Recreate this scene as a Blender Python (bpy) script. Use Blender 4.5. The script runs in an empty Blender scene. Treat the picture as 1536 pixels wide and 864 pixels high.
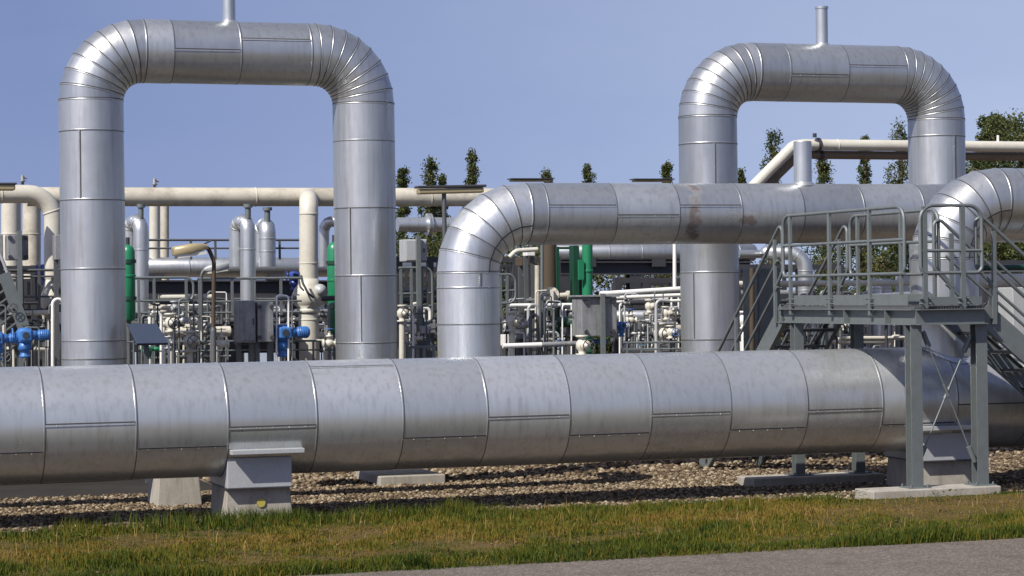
import bpy, math, random
import numpy as np
from mathutils import Vector as V, Matrix
PI = math.pi
C = bpy.context.scene.collection
rnd = random.Random(7)

# ------------------------------------------------------------------ frame
F, H, ROLL, PHI, OY = 3464.0, 2.35, 0.0128, math.radians(18.5), 25.4
CR, SR = math.cos(ROLL), math.sin(ROLL)
D = V((math.cos(PI*0+PHI), math.sin(PHI), 0)); T = V((-math.sin(PHI), math.cos(PHI), 0)); UP = V((0, 0, 1))
def W(s, t, z): return V((0, OY, 0)) + D*s + T*t + UP*z
def Q(px, py, t):
    """real place of what the photo shows at (px, py) when it stands t metres behind the main pipe's axis"""
    u, v = px-768.0, 440.0-py
    u, v = u*CR+v*SR, -u*SR+v*CR
    k = u/F
    s = (k*(OY+t*T.y)-t*T.x)/(D.x-k*D.y)
    Y = OY+s*D.y+t*T.y
    return W(s, t, H+v*Y/F)
def ST(px, py, t):
    p = Q(px, py, t)-V((0, OY, 0)); return p.dot(D), p.z
def mpp(px, t): return Q(px, 440, t).y/F          # metres per photo pixel there

# ------------------------------------------------------------------ materials
def new_mat(name):
    m = bpy.data.materials.new(name); m.use_nodes = True
    nt = m.node_tree; b = nt.nodes['Principled BSDF']
    return m, nt, b
def N(nt, kind, **kw):
    n = nt.nodes.new(kind)
    for k, v in kw.items():
        if k in n.inputs: n.inputs[k].default_value = v
        else: setattr(n, k, v)
    return n
def ramp(nt, src, stops, interp='LINEAR'):
    r = nt.nodes.new('ShaderNodeValToRGB'); r.color_ramp.interpolation = interp
    e = r.color_ramp.elements
    while len(e) < len(stops): e.new(0.5)
    for q, (p, c) in zip(e, stops):
        q.position = p; q.color = (c, c, c, 1) if isinstance(c, (int, float)) else (*c, 1)
    nt.links.new(src, r.inputs[0]); return r.outputs[0]
def noise(nt, scale, detail=4, rough=.55, vec=None, dist=0.0):
    n = N(nt, 'ShaderNodeTexNoise', Scale=scale, Detail=detail, Roughness=rough, Distortion=dist)
    if vec is not None: nt.links.new(vec, n.inputs['Vector'])
    return n.outputs['Fac']
def mix(nt, fac, a, b, blend='MIX'):
    n = nt.nodes.new('ShaderNodeMix'); n.data_type = 'RGBA'; n.blend_type = blend
    for sock, val in ((n.inputs[0], fac), (n.inputs[6], a), (n.inputs[7], b)):
        if hasattr(val, 'links'): nt.links.new(val, sock)
        elif isinstance(val, (int, float)): sock.default_value = val
        else: sock.default_value = (*val, 1)
    return n.outputs[2]
def math_(nt, op, a, b=None, clamp=False):
    n = nt.nodes.new('ShaderNodeMath'); n.operation = op; n.use_clamp = clamp
    for i, v in enumerate((a, b)):
        if v is None: continue
        if hasattr(v, 'links'): nt.links.new(v, n.inputs[i])
        else: n.inputs[i].default_value = v
    return n.outputs[0]
def coords(nt, scale=(1, 1, 1), kind='Object'):
    tc = nt.nodes.new('ShaderNodeTexCoord'); mp = N(nt, 'ShaderNodeMapping')
    mp.inputs['Scale'].default_value = scale
    nt.links.new(tc.outputs[kind], mp.inputs[0]); return mp.outputs[0]
def bump(nt, b, h, strength=.3, dist=.01):
    n = N(nt, 'ShaderNodeBump', Strength=strength, Distance=dist)
    nt.links.new(h, n.inputs['Height']); nt.links.new(n.outputs[0], b.inputs['Normal'])

def mat_clad(name, tone=.66, patches=None, rough=.36, metal=.80):
    m, nt, b = new_mat(name); L = nt.links
    at = N(nt, 'ShaderNodeAttribute', attribute_name='sheet'); sh = at.outputs['Fac']
    co = coords(nt)
    n1 = noise(nt, 1.3, 5, .6, co); n2 = noise(nt, 9, 4, .6, co)
    streak = noise(nt, 2.0, 4, .6, coords(nt, (9, 9, .6)))
    base = mix(nt, sh, (tone*.82, tone*.86, tone*.865), (tone*1.05, tone*1.095, tone*1.10))
    base = mix(nt, ramp(nt, n1, [(.35, 0.0), (.75, .28)]), base, (tone*.66, tone*.67, tone*.68))
    base = mix(nt, ramp(nt, streak, [(.48, 0.0), (.78, .55)]), base, (tone*.55, tone*.53, tone*.48))
    r = math_(nt, 'ADD', math_(nt, 'MULTIPLY', n2, .14), rough-.07)
    r = math_(nt, 'ADD', r, math_(nt, 'MULTIPLY', sh, .08))
    if patches:
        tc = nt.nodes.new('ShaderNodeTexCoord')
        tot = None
        for (p, rad, stretch) in patches:
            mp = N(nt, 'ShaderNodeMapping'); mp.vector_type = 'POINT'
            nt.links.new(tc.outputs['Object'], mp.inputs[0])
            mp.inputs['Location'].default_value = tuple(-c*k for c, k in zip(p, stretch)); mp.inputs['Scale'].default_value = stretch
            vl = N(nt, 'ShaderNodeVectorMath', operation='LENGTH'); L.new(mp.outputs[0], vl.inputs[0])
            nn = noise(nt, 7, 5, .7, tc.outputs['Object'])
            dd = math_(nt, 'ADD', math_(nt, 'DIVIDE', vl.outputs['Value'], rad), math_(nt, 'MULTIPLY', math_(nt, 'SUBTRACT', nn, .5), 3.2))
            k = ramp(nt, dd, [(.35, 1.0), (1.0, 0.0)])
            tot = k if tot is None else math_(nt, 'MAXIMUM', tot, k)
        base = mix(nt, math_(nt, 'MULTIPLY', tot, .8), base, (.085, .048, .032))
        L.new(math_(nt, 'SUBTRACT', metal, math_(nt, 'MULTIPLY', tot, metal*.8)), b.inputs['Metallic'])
    L.new(base, b.inputs['Base Color']); L.new(r, b.inputs['Roughness'])
    if not patches: b.inputs['Metallic'].default_value = metal
    h = math_(nt, 'ADD', math_(nt, 'MULTIPLY', noise(nt, 1.7, 2, .5, co), 1.0), math_(nt, 'MULTIPLY', noise(nt, 26, 2, .5, co), .003))
    bump(nt, b, h, .5, .014)
    return m
def mat_paint(name, col, rough=.5, metal=0.0, dirt=.35, dcol=(.10, .085, .06), scale=3.0, streak=False, bmp=.15):
    m, nt, b = new_mat(name)
    co = coords(nt)
    n = noise(nt, scale, 6, .65, co)
    c = mix(nt, ramp(nt, n, [(.42, 0.0), (.78, dirt)]), col, dcol)
    if streak:
        s = noise(nt, 3, 4, .6, coords(nt, (6, 6, .5)))
        c = mix(nt, ramp(nt, s, [(.5, 0.0), (.75, dirt)]), c, dcol)
    fine = noise(nt, scale*14, 3, .6, co)
    c = mix(nt, .12, c, ramp(nt, fine, [(.3, .5*sum(col)/3), (.7, min(1, 1.5*sum(col)/3))]))
    nt.links.new(c, b.inputs['Base Color'])
    b.inputs['Metallic'].default_value = metal
    nt.links.new(math_(nt, 'ADD', math_(nt, 'MULTIPLY', n, .25), rough-.12), b.inputs['Roughness'])
    bump(nt, b, fine, bmp, .004)
    return m
def mat_attr(name, attr, stops, rough=.9, trans=0.0, spec=.2):
    m, nt, b = new_mat(name)
    at = N(nt, 'ShaderNodeAttribute', attribute_name=attr)
    c = ramp(nt, at.outputs['Fac'], stops)
    nt.links.new(c, b.inputs['Base Color']); b.inputs['Roughness'].default_value = rough
    b.inputs['Specular IOR Level'].default_value = spec
    if trans:
        tr = nt.nodes.new('ShaderNodeBsdfTranslucent'); nt.links.new(c, tr.inputs[0])
        ms = N(nt, 'ShaderNodeMixShader'); ms.inputs[0].default_value = trans
        nt.links.new(b.outputs[0], ms.inputs[1]); nt.links.new(tr.outputs[0], ms.inputs[2])
        nt.links.new(ms.outputs[0], nt.nodes['Material Output'].inputs[0])
    return m
M = {}
M['clad'] = mat_clad('aluminium_cladding', .54, rough=.34)
M['clad_dull'] = mat_clad('main_aluminium_cladding', .57, rough=.27, metal=.64)
M['clad_bright'] = mat_clad('bright_aluminium_cladding', .64, rough=.33)
M['seam'] = mat_paint('seam_shadow_gap', (.05, .05, .05), .7, 0, .2)
M['galv'] = mat_paint('galvanised_steel', (.155, .182, .184), .5, .35, .65, (.105, .112, .105), 9, bmp=.12)
M['galvdark'] = mat_paint('weathered_galvanised_steel', (.11, .118, .122), .5, .35, .4, (.05, .05, .048), 4)
M['cream'] = mat_paint('cream_pipe_paint', (.54, .52, .435), .42, 0, .30, (.20, .165, .11), 2.2)
M['creamdirty'] = mat_paint('mouldy_cream_pipe_paint', (.52, .49, .39), .5, 0, .8, (.13, .10, .055), 2.6)
M['white'] = mat_paint('white_pipe_paint', (.74, .74, .70), .4, 0, .2, (.3, .27, .2), 3)
M['blue'] = mat_paint('blue_enamel', (.020, .145, .44), .40, 0, .55, (.01, .05, .16), 5)
M['darkblue'] = mat_paint('dark_blue_enamel', (.012, .05, .27), .35, 0, .25, (.01, .02, .08), 5)
M['green'] = mat_paint('green_enamel', (.004, .20, .085), .35, 0, .35, (.003, .09, .04), 3)
M['dkgreen'] = mat_paint('dark_green_paint', (.004, .05, .025), .45, 0, .3, (.003, .04, .02), 3)
M['dark'] = mat_paint('dark_steel', (.045, .047, .055), .5, .2, .3, (.09, .08, .07), 4)
M['black'] = mat_paint('black_rubber', (.018, .018, .02), .6, 0, .2, (.05, .05, .05), 4)
M['grey'] = mat_paint('grey_cabinet_paint', (.23, .24, .25), .5, .1, .75, (.07, .07, .07), 5, True)
M['pale'] = mat_paint('pale_grey_paint', (.38, .40, .41), .45, .1, .45, (.25, .25, .24), 3)
M['brown'] = mat_paint('rusty_steel', (.065, .045, .025), .8, 0, .6, (.06, .035, .02), 6)
M['red'] = mat_paint('red_lead_paint', (.36, .07, .03), .6, 0, .3, (.15, .04, .02), 6)
M['ochre'] = mat_paint('ochre_lamp_paint', (.40, .33, .17), .4, .2, .35, (.15, .11, .05), 5)
M['concrete'] = mat_paint('concrete', (.40, .385, .35), .9, 0, .55, (.17, .155, .125), 3.0, True, .5)
M['concretelight'] = mat_paint('pale_concrete', (.34, .32, .27), .9, 0, .75, (.17, .15, .115), 3.0, True, .4)
M['yellow'] = mat_paint('yellow_marker', (.42, .36, .04), .6, 0, .5, (.3, .25, .05), 20)
M['glass'] = mat_paint('dial_glass', (.03, .04, .05), .1, 0, 0)
M['lens'] = mat_paint('lamp_lens', (.6, .58, .48), .25, 0, .1)
M['panel'] = mat_paint('dark_panel_glass', (.035, .05, .085), .35, 0, .15, (.06, .06, .06), 4)
M['tan'] = mat_paint('tan_brown_pipe', (.17, .125, .075), .6, 0, .5, (.07, .05, .03), 3)
M['bark'] = mat_paint('bark', (.10, .075, .05), .95, 0, .5, (.05, .04, .03), 8)
M['paleblue'] = mat_paint('pale_blue_sheet', (.42, .50, .60), .5, .2, .2, (.3, .33, .36), 2)

# ------------------------------------------------------------------ mesh builder
def root_of(o):
    while o.parent: o = o.parent
    return o
class MB:
    def __init__(s): s.v, s.f, s.m, s.sm, s.a = [], [], [], [], []
    def add(s, vs, fs, mi=0, smooth=False, a=.5):
        o = len(s.v); s.v += [tuple(p) for p in vs]
        for f in fs:
            s.f.append(tuple(i+o for i in f)); s.m.append(mi); s.sm.append(smooth); s.a.append(a)
    def box(s, c, hx, hy, hz, mi=0):
        c, hx, hy, hz = V(c), V(hx), V(hy), V(hz)
        vs = [c+hx*a+hy*b+hz*d for a in (-1, 1) for b in (-1, 1) for d in (-1, 1)]
        fs = [(0, 1, 3, 2), (4, 6, 7, 5), (0, 4, 5, 1), (2, 3, 7, 6), (0, 2, 6, 4), (1, 5, 7, 3)]
        if hx.cross(hy).dot(hz) < 0: fs = [f[::-1] for f in fs]
        s.add(vs, fs, mi)
    def fbox(s, s0, s1, t0, t1, z0, z1, mi=0):
        s.box(W((s0+s1)/2, (t0+t1)/2, (z0+z1)/2), D*(s1-s0)/2, T*(t1-t0)/2, UP*(z1-z0)/2, mi)
    def bar(s, A, B, w, h, side=None, mi=0):
        A, B = V(A), V(B); ax = (B-A)
        side = V(side) if side is not None else (ax.cross(UP) if abs(ax.normalized().z) < .95 else D.copy())
        side = (side-ax*(side.dot(ax)/ax.dot(ax))).normalized(); upv = side.cross(ax).normalized()
        s.box((A+B)/2, side*w/2, ax/2, upv*h/2, mi)
    def loft(s, rings, closed=True, cap0=False, cap1=False, mi=0, smooth=True, a=.5):
        n = len(rings[0]); o = len(s.v); vs = [p for r in rings for p in r]; fs = []
        for k in range(len(rings)-1):
            for i in range(n if closed else n-1):
                j = (i+1) % n
                fs.append((k*n+i, k*n+j, (k+1)*n+j, (k+1)*n+i))
        s.add(vs, fs, mi, smooth, a)
        if cap0: s.add(rings[0], [tuple(range(n))[::-1]], mi, False, a)
        if cap1: s.add(rings[-1], [tuple(range(n))], mi, False, a)
    def ring(s, c, e1, e2, r, n): return [c+e1*(r*math.cos(2*PI*i/n))+e2*(r*math.sin(2*PI*i/n)) for i in range(n)]
    def lathe(s, O, ax, prof, n=24, mi=0, e1=None, a=.5, smooth=True):
        O, ax = V(O), V(ax).normalized()
        if e1 is None: e1 = ax.orthogonal().normalized()
        e2 = ax.cross(e1)
        # each profile span gets its own rings so corners stay crisp
        for (x0, r0), (x1, r1) in zip(prof[:-1], prof[1:]):
            R0, R1 = s.ring(O+ax*x0, e1, e2, max(r0, 1e-4), n), s.ring(O+ax*x1, e1, e2, max(r1, 1e-4), n)
            s.loft([R0, R1], True, False, False, mi, smooth, a)
    def lathes(s, O, ax, prof, n=24, mi=0):            # one smooth profile
        O, ax = V(O), V(ax).normalized(); e1 = ax.orthogonal().normalized(); e2 = ax.cross(e1)
        s.loft([s.ring(O+ax*x, e1, e2, max(r, 1e-4), n) for x, r in prof], True, True, True, mi, True)
    def cyl(s, A, B, r, n=16, mi=0, r2=None):
        A, B = V(A), V(B); ax = (B-A).normalized(); e1 = ax.orthogonal().normalized(); e2 = ax.cross(e1)
        s.loft([s.ring(A, e1, e2, r, n), s.ring(B, e1, e2, r if r2 is None else r2, n)], True, True, True, mi)
    def tube(s, pts, r, n=12, mi=0, caps=True):
        pts = [V(p) for p in pts]
        t0 = (pts[1]-pts[0]).normalized(); e1 = t0.orthogonal().normalized(); rings = []
        for i, p in enumerate(pts):
            tg = ((pts[min(i+1, len(pts)-1)]-p).normalized()+(p-pts[max(i-1, 0)]).normalized()).normalized()
            e1 = (e1-tg*e1.dot(tg)).normalized(); e2 = tg.cross(e1)
            rings.append(s.ring(p, e1, e2, r, n))
        s.loft(rings, True, caps, caps, mi)
    def build(s, name, mats, parent=None, bevel=0.0, sub=0):
        me = bpy.data.meshes.new(name)
        if parent is not None: org = V(root_of(parent).location)
        else:
            a = np.array(s.v); org = V(((a[:, 0].min()+a[:, 0].max())/2, (a[:, 1].min()+a[:, 1].max())/2, a[:, 2].min()))
        me.from_pydata([tuple(V(p)-org) for p in s.v], [], s.f)
        for m in (mats if isinstance(mats, (list, tuple)) else [mats]): me.materials.append(M[m] if isinstance(m, str) else m)
        me.polygons.foreach_set('material_index', s.m); me.polygons.foreach_set('use_smooth', s.sm)
        at = me.attributes.new('sheet', 'FLOAT', 'FACE'); at.data.foreach_set('value', s.a)
        me.update()
        o = bpy.data.objects.new(name, me); C.objects.link(o)
        if parent is not None: o.parent = parent
        else: o.location = org
        if bevel:
            b = o.modifiers.new('bevel', 'BEVEL'); b.width = bevel; b.segments = 2; b.limit_method = 'ANGLE'; b.angle_limit = .7
        return o
def np_mesh(name, v, f, mats, attr=None, parent=None, smooth=False, org=None):
    me = bpy.data.meshes.new(name); n = f.shape[1]
    org = V((0, 0, 0)) if parent is None else V(root_of(parent).location)
    v = v-np.array(org)
    me.vertices.add(len(v)); me.vertices.foreach_set('co', v.astype(np.float32).ravel())
    me.loops.add(f.size); me.loops.foreach_set('vertex_index', f.astype(np.int32).ravel())
    me.polygons.add(len(f)); me.polygons.foreach_set('loop_start', np.arange(0, f.size, n, dtype=np.int32))
    me.polygons.foreach_set('loop_total', np.full(len(f), n, dtype=np.int32))
    if smooth: me.polygons.foreach_set('use_smooth', np.ones(len(f), dtype=bool))
    if attr is not None:
        at = me.attributes.new('tint', 'FLOAT', 'FACE'); at.data.foreach_set('value', attr.astype(np.float32))
    for m in mats: me.materials.append(M[m] if isinstance(m, str) else m)
    me.update(calc_edges=True)
    o = bpy.data.objects.new(name, me); C.objects.link(o)
    if parent is not None: o.parent = parent
    return o
def tag(o, label, cat, group=None, kind=None):
    o['label'] = label; o['category'] = cat
    if group: o['group'] = group
    if kind: o['kind'] = kind
    return o
def thing(name, label, cat, loc, group=None):
    o = bpy.data.objects.new(name, None); C.objects.link(o); o.location = V(loc); o.empty_display_size = .2
    return tag(o, label, cat, group)
def dup(root, loc, label=None, group=None, rotz=0.0, scale=1.0):
    r = root.copy(); C.objects.link(r); r.location = V(loc); r.rotation_euler = (0, 0, rotz); r.scale = (scale,)*3
    if label: r['label'] = label
    if group: r['group'] = group
    for ch in list(root.children):
        c = ch.copy(); C.objects.link(c); c.parent = r
        for g in list(ch.children):
            e = g.copy(); C.objects.link(e); e.parent = c
    return r
def fillet(P, R, n=7):
    P = [V(p) for p in P]; out = [P[0]]
    for a, b, c in zip(P[:-2], P[1:-1], P[2:]):
        u, w = (a-b).normalized(), (c-b).normalized()
        ang = u.angle(w)
        if ang > PI-.02: out.append(b); continue
        dd = min(R/math.tan(ang/2), (a-b).length*.49, (c-b).length*.49); rr = dd*math.tan(ang/2)
        cen = b+(u+w).normalized()*(rr/math.sin(ang/2))
        s0, s1 = b+u*dd-cen, b+w*dd-cen; tot = s0.angle(s1)
        for k in range(n+1):
            q = tot*k/n
            out.append(cen+(s0*math.sin(tot-q)+s1*math.sin(q))/math.sin(tot))
    out.append(P[-1]); return out

# ------------------------------------------------------------------ insulated pipes with sheet cladding
CN = 72
def bead(mb, c, ax, r, side=1):
    """rolled edge where two sheets lap, with the dark gap beside it"""
    e1 = ax.orthogonal().normalized(); e2 = ax.cross(e1)
    mb.loft([mb.ring(c+ax*x, e1, e2, r+h, CN) for x, h in ((-.009, .0), (-.006, .0018), (0, .0024), (.006, .0018), (.009, .0))], a=.5)
    mb.loft([mb.ring(c+ax*side*x, e1, e2, r+.0025, CN) for x in (.009, .016)], mi=1)
def rivets(mb, p, q, out, n):
    for i in range(n):
        c = p.lerp(q, (i+.5)/n); e1 = (q-p).normalized(); e2 = out.cross(e1).normalized()
        rr = .0055
        mb.loft([mb.ring(c+out*h, e1, e2, rr*k, 6) for h, k in ((-.004, 1), (.004, .9), (.0065, .4))], True, False, True, 0)
def straight(mb, A, B, r, cuts, seams=(), ref=None, end_beads=(True, True), rv=4):
    """cladding from A to B; cuts = distances of the ring seams, seams = angle (deg from ref) of each sheet's lap"""
    A, B = V(A), V(B); L = (B-A).length; ax = (B-A).normalized()
    ref = V(ref) if ref is not None else V((0, -1, 0))
    e1 = (ref-ax*ref.dot(ax)).normalized(); e2 = ax.cross(e1)
    cs = [0]+[c for c in cuts if .01 < c < L-.01]+[L]
    for k, (a, b) in enumerate(zip(cs[:-1], cs[1:])):
        dr = rnd.uniform(-.002, .002)
        mb.loft([mb.ring(A+ax*a, e1, e2, r+dr, CN), mb.ring(A+ax*b, e1, e2, r+dr+.002, CN)], a=rnd.random())
        if seams and seams[k % len(seams)] is not None:
            th = math.radians(seams[k % len(seams)]); out = e1*math.cos(th)+e2*math.sin(th); tn = ax.cross(out)
            c = A+ax*((a+b)/2)+out*(r+.004)
            mb.box(c, tn*.007, ax*((b-a)/2-.012), out*.004, 1)
            c2 = c+tn*.016; mb.box(c2, tn*.010, ax*((b-a)/2-.012), out*.003, 0)
            rivets(mb, A+ax*(a+.04)+out*(r+.005)+tn*.017, A+ax*(b-.04)+out*(r+.005)+tn*.017, out, rv)
    for i, c in enumerate(cs):
        if (i == 0 and not end_beads[0]) or (i == len(cs)-1 and not end_beads[1]): continue
        bead(mb, A+ax*c, ax, r+.001)
def gore_elbow(mb, cen, u, w, Rb, r, n, mid_seam=None):
    """segmented bend: tube centre runs from cen+u*Rb to cen+w*Rb"""
    u, w = V(u).normalized(), V(w).normalized(); b = u.cross(w)
    def ring(al, rr=r):
        e = u*math.cos(al)+w*math.sin(al); c = cen+e*Rb
        return [c+e*(rr*math.cos(2*PI*i/CN))+b*(rr*math.sin(2*PI*i/CN)) for i in range(CN)]
    for k in range(n):
        a0, a1 = PI/2*k/n, PI/2*(k+1)/n
        mb.loft([ring(a0), ring(a1)], a=rnd.random())
        if mid_seam is not None:
            th = math.radians(mid_seam); e0 = u*math.cos(a0)+w*math.sin(a0); e1 = u*math.cos(a1)+w*math.sin(a1)
            p0 = cen+e0*Rb+(e0*math.cos(th)+b*math.sin(th))*(r+.002); p1 = cen+e1*Rb+(e1*math.cos(th)+b*math.sin(th))*(r+.002)
            mb.bar(p0, p1, .018, .008, e0*math.sin(th)-b*math.cos(th), 1)
    for k in range(n+1):
        al = PI/2*k/n; e = u*math.cos(al)+w*math.sin(al); tg = (w*math.cos(al)-u*math.sin(al)).normalized()
        c = cen+e*Rb
        mb.loft([mb.ring(c+tg*x, e, b, r+h, CN) for x, h in ((-.009, .0), (-.006, .004), (0, .0055), (.006, .004), (.009, .0))], a=.5)
        mb.loft([mb.ring(c+tg*x, e, b, r+.0045, CN) for x in (.010, .020)], mi=1)

CL = ['clad', 'seam']
# main pipe -----------------------------------------------------------------
ZM = 1.06; RM = .60
Sx = lambda px, py, t: ST(px, py, t)[0]
s_m0 = Sx(-260, 620, 0); s_m1 = Sx(1760, 600, 0)
mcuts_px = [-210, -75, 55, 190, 325, 455, 582, 706, 827, 947, 1064, 1177, 1288, 1398, 1505, 1610]
mp = thing('main_pipe', 'thick silver clad pipe running low across the whole front on concrete piers', 'pipe', W(Sx(390, 620, 0), 0, ZM-RM))
mb = MB()
straight(mb, W(s_m0, 0, ZM), W(s_m1, 0, ZM), RM, [Sx(p, 610, 0)-s_m0 for p in mcuts_px],   # lap angles: positive is lower on the near side
         [20, 3, 24, -3, 24, 5, -63, 22, 3, 25, 5, 25, 6, 25, 5, 24, 4], -T, rv=5)
mb.build('cladding', ['clad_dull', 'seam'], mp)
for px in (400, 1421):
    s, _ = ST(px, 670, -.55)
    m2 = MB(); m2.bar(W(s-.385, -.575, ZM-.315), W(s+.385, -.575, ZM-.315), .12, .05, T); m2.build('support_ledge', 'pale', mp, .006)

# piers ---------------------------------------------------------------------
def taper(mb, s0, s1, t0, t1, z0, z1, d, mi=0):
    lo = [W(s0-d, t0-d, z0), W(s1+d, t0-d, z0), W(s1+d, t1+d, z0), W(s0-d, t1+d, z0)]
    hi = [W(s0, t0, z1), W(s1, t0, z1), W(s1, t1, z1), W(s0, t1, z1)]
    mb.add(lo+hi, [(3, 2, 1, 0), (4, 5, 6, 7)]+[(i, (i+1) % 4, 4+(i+1) % 4, 4+i) for i in range(4)], mi)
def saddle_block(mb, s0, s1, z0, h=.40, gap=.004):
    """steel box with a top hollowed to sit against the pipe"""
    n = 14; pts = []
    for i in range(n+1):
        t = -h+2*h*i/n; pts.append((t, ZM-math.sqrt((RM+gap)**2-t*t)))
    prof = [(-h, z0), (h, z0)]+pts[::-1]
    k = len(prof)
    mb.add([W(s0, t, z) for t, z in prof]+[W(s1, t, z) for t, z in prof],
           [tuple(range(k))[::-1], tuple(range(k, 2*k))]+[(i, k+i, k+(i+1) % k, (i+1) % k)[::-1] for i in range(k)])
def pier(px, label, marker):
    s, _ = ST(px, 700, -.45)
    p = thing('pipe_pier', label, 'concrete pier', W(s, 0, -.1), 'piers under the main pipe')
    m1 = MB(); taper(m1, s-.335, s+.335, -.40, .40, -.1, .36, .03); m1.build('concrete_base', 'concretelight', p, .012)
    m1 = MB(); saddle_block(m1, s-.34, s+.34, .365, .47); m1.build('saddle', 'pale', p, .006)
    m1 = MB(); m1.fbox(s-.36, s+.36, -.50, .50, .358, .366); m1.build('bearing_plate', 'dark', p)
    if marker:
        q = W(s+.02, -.422, .20); m1 = MB(); m1.cyl(q+T*.02, q-T*.006, .045, 20); m1.build('survey_marker', 'yellow', p)
    return p
pier(389, 'tapered concrete pier with yellow round marker and grey steel saddle under the main pipe', True)
pier(1423, 'concrete pier under the main pipe behind the galvanised platform posts', False)

# hidden return pipe low behind the main pipe, seen by its shadow and pier
s0, s1 = Sx(-260, 620, 2.0), Sx(835, 620, 2.0)
rp = thing('return_pipe', 'lower clad pipe close behind the main pipe, resting on the plain concrete pier', 'pipe', W(s1-2, 2.0, .7))
mb = MB(); straight(mb, W(s0, 2.0, .98), W(s1, 2.0, .98), .27, [1.0*i for i in range(1, 14)], [10, 30], -T); mb.build('cladding', CL, rp)
mb = MB(); gore_elbow(mb, W(s1, 2.5, .98), -T, D, .5, .27, 5); mb.build('elbow', CL, rp)
mb = MB(); straight(mb, W(s1+.5, 2.5, .98), W(s1+.5, 3.0, .98), .27, [], [], -D); mb.build('end_run', CL, rp)
sP = Sx(266, 730, 1.8)
mb = MB(); taper(mb, sP-.20, sP+.20, 1.7, 2.3, -.1, .705, .06)
o = mb.build('concrete_pier', 'concretelight', None, .012); tag(o, 'plain tapered concrete pier behind and left of the pier with yellow marker', 'concrete pier')

# expansion loops ------------------------------------------------------------
RL = .41; TLOOP, TU = 5.7, 3.4
def exp_loop(label, pxl, pxr, pyl, pyr, Rb, gores, cuts_l, cuts_r, cross_px, seam_l, seam_r, seam_c, vent_px, vent_py, run_l, run_r):
    sl, _ = ST(pxl, 300, TLOOP); sr, _ = ST(pxr, 300, TLOOP)
    zt = (Q(pxl, pyl, TLOOP).z+Q(pxr, pyr, TLOOP).z)/2; zb = .80
    t = TLOOP; th = thing('expansion_loop', label, 'pipe loop', W((sl+sr)/2, t, 0), 'tall pipe loops')
    zl = zt-Rb
    for s, cuts, seam, px in ((sl, cuts_l, seam_l, pxl), (sr, cuts_r, seam_r, pxr)):
        mb = MB(); zs = [zl-Q(px, py, t).z for py in cuts]
        straight(mb, W(s, t, zl), W(s, t, zb+.62), RL, zs, seam, V((0, -1, 0)), (False, True)); mb.build('riser', CL, th)
    mb = MB(); gore_elbow(mb, W(sl+Rb, t, zl), -D, UP, Rb, RL, gores); mb.build('elbow', CL, th)
    mb = MB(); gore_elbow(mb, W(sr-Rb, t, zl), D, UP, Rb, RL, gores); mb.build('elbow', CL, th)
    mb = MB(); straight(mb, W(sl+Rb, t, zt), W(sr-Rb, t, zt), RL, [Sx(p, 100, t)-sl-Rb for p in cross_px], seam_c, -T, (False, False)); mb.build('top_run', CL, th)
    for s, dr, ln in ((sl, -1, run_l), (sr, 1, run_r)):
        mb = MB(); gore_elbow(mb, W(s+dr*.62, t, zb+.62), D*-dr, -UP, .62, RL, 6)
        straight(mb, W(s+dr*.62, t, zb), W(s+dr*(.62+ln), t, zb), RL, [i for i in range(1, 8)], [8, 28], -T); mb.build('lower_run', CL, th)
    sv, _ = ST(vent_px, 60, t); ztop = Q(vent_px, vent_py, t).z
    mb = MB(); mb.lathe(W(sv, t, zt+RL-.05), UP, [(0, .085), (ztop-zt-RL+.02, .085), (ztop-zt-RL+.02, .095), (ztop-zt-RL+.05, .095), (ztop-zt-RL+.05, .0)], 28)
    mb.lathe(W(sv, t, zt+RL-.03), UP, [(0, .13), (.035, .105), (.045, .085)], 28)
    mb.build('vent_stub', 'clad_bright', th)
exp_loop('large silver pipe loop at left with its vent stub cut by the top edge', 138.5, 547, 77, 82, .655, 8,
         [197, 300, 403, 510, 537], [212, 312, 413, 513], [253, 353, 458], [None, 10, None, None, None, None], [None, None, 24, 5, None, None],
         [None, 0, -22, None], 344, -14, 4.0, 2.0)
exp_loop('silver pipe loop at right behind the platform with a short open vent stub on top', 1063, 1406, 107, 113, .655, 9,
         [216, 330, 408, 508], [205, 320], [1168, 1254, 1345], [None, -9, None, 37, None, None], [None, -29, None], [None, 8, -12, None], 1233, 10, 1.5, 4.0)

RL = .39
# U pipe with riser -------------------------------------------------------------
sl, _ = ST(702, 420, TU); zt = (Q(800, 320, TU).z+Q(1300, 321, TU).z)/2; Rb = .735; t = TU
up = thing('overhead_pipe', 'silver clad pipe with segmented bend crossing at mid height with brown stains', 'pipe', W(sl, t, 0))
mb = MB(); zs = [(zt-Rb)-Q(702, py, t).z for py in (431, 485)]
straight(mb, W(sl, t, zt-Rb), W(sl, t, 1.42), RL, zs, [-25, None, None], V((0, -1, 0)), (False, True)); mb.build('riser', ['clad_bright', 'seam'], up)
mb = MB(); gore_elbow(mb, W(sl+Rb, t, zt-Rb), -D, UP, Rb, RL, 6, -114); mb.build('elbow', ['clad_bright', 'seam'], up)
org = V(up.location)
def loc_(px, py, tt): return tuple(Q(px, py, tt)-org)
M['clad_stained'] = mat_clad('stained_aluminium_cladding', .54, [(loc_(1041, 347, TU-.37), .34, (2.8, 1.2, .60)), (loc_(1120, 330, TU-.39), .20, (.8, 1.2, 2.6)), (loc_(1040, 277, TU-.25), .16, (1.0, 1.0, 1.4))])  # two brown stains, then a small dark patch near the top of the run
mb = MB(); s_end = Sx(1720, 320, t)
straight(mb, W(sl+Rb, t, zt), W(s_end, t, zt), RL, [Sx(p, 320, t)-sl-Rb for p in (808, 909, 1002, 1095, 1187, 1277, 1366, 1455, 1540, 1630)],
         [None, -14, 4, -14, None, None, None], -T, (False, True)); mb.build('top_run', ['clad_stained', 'seam'], up)
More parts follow.
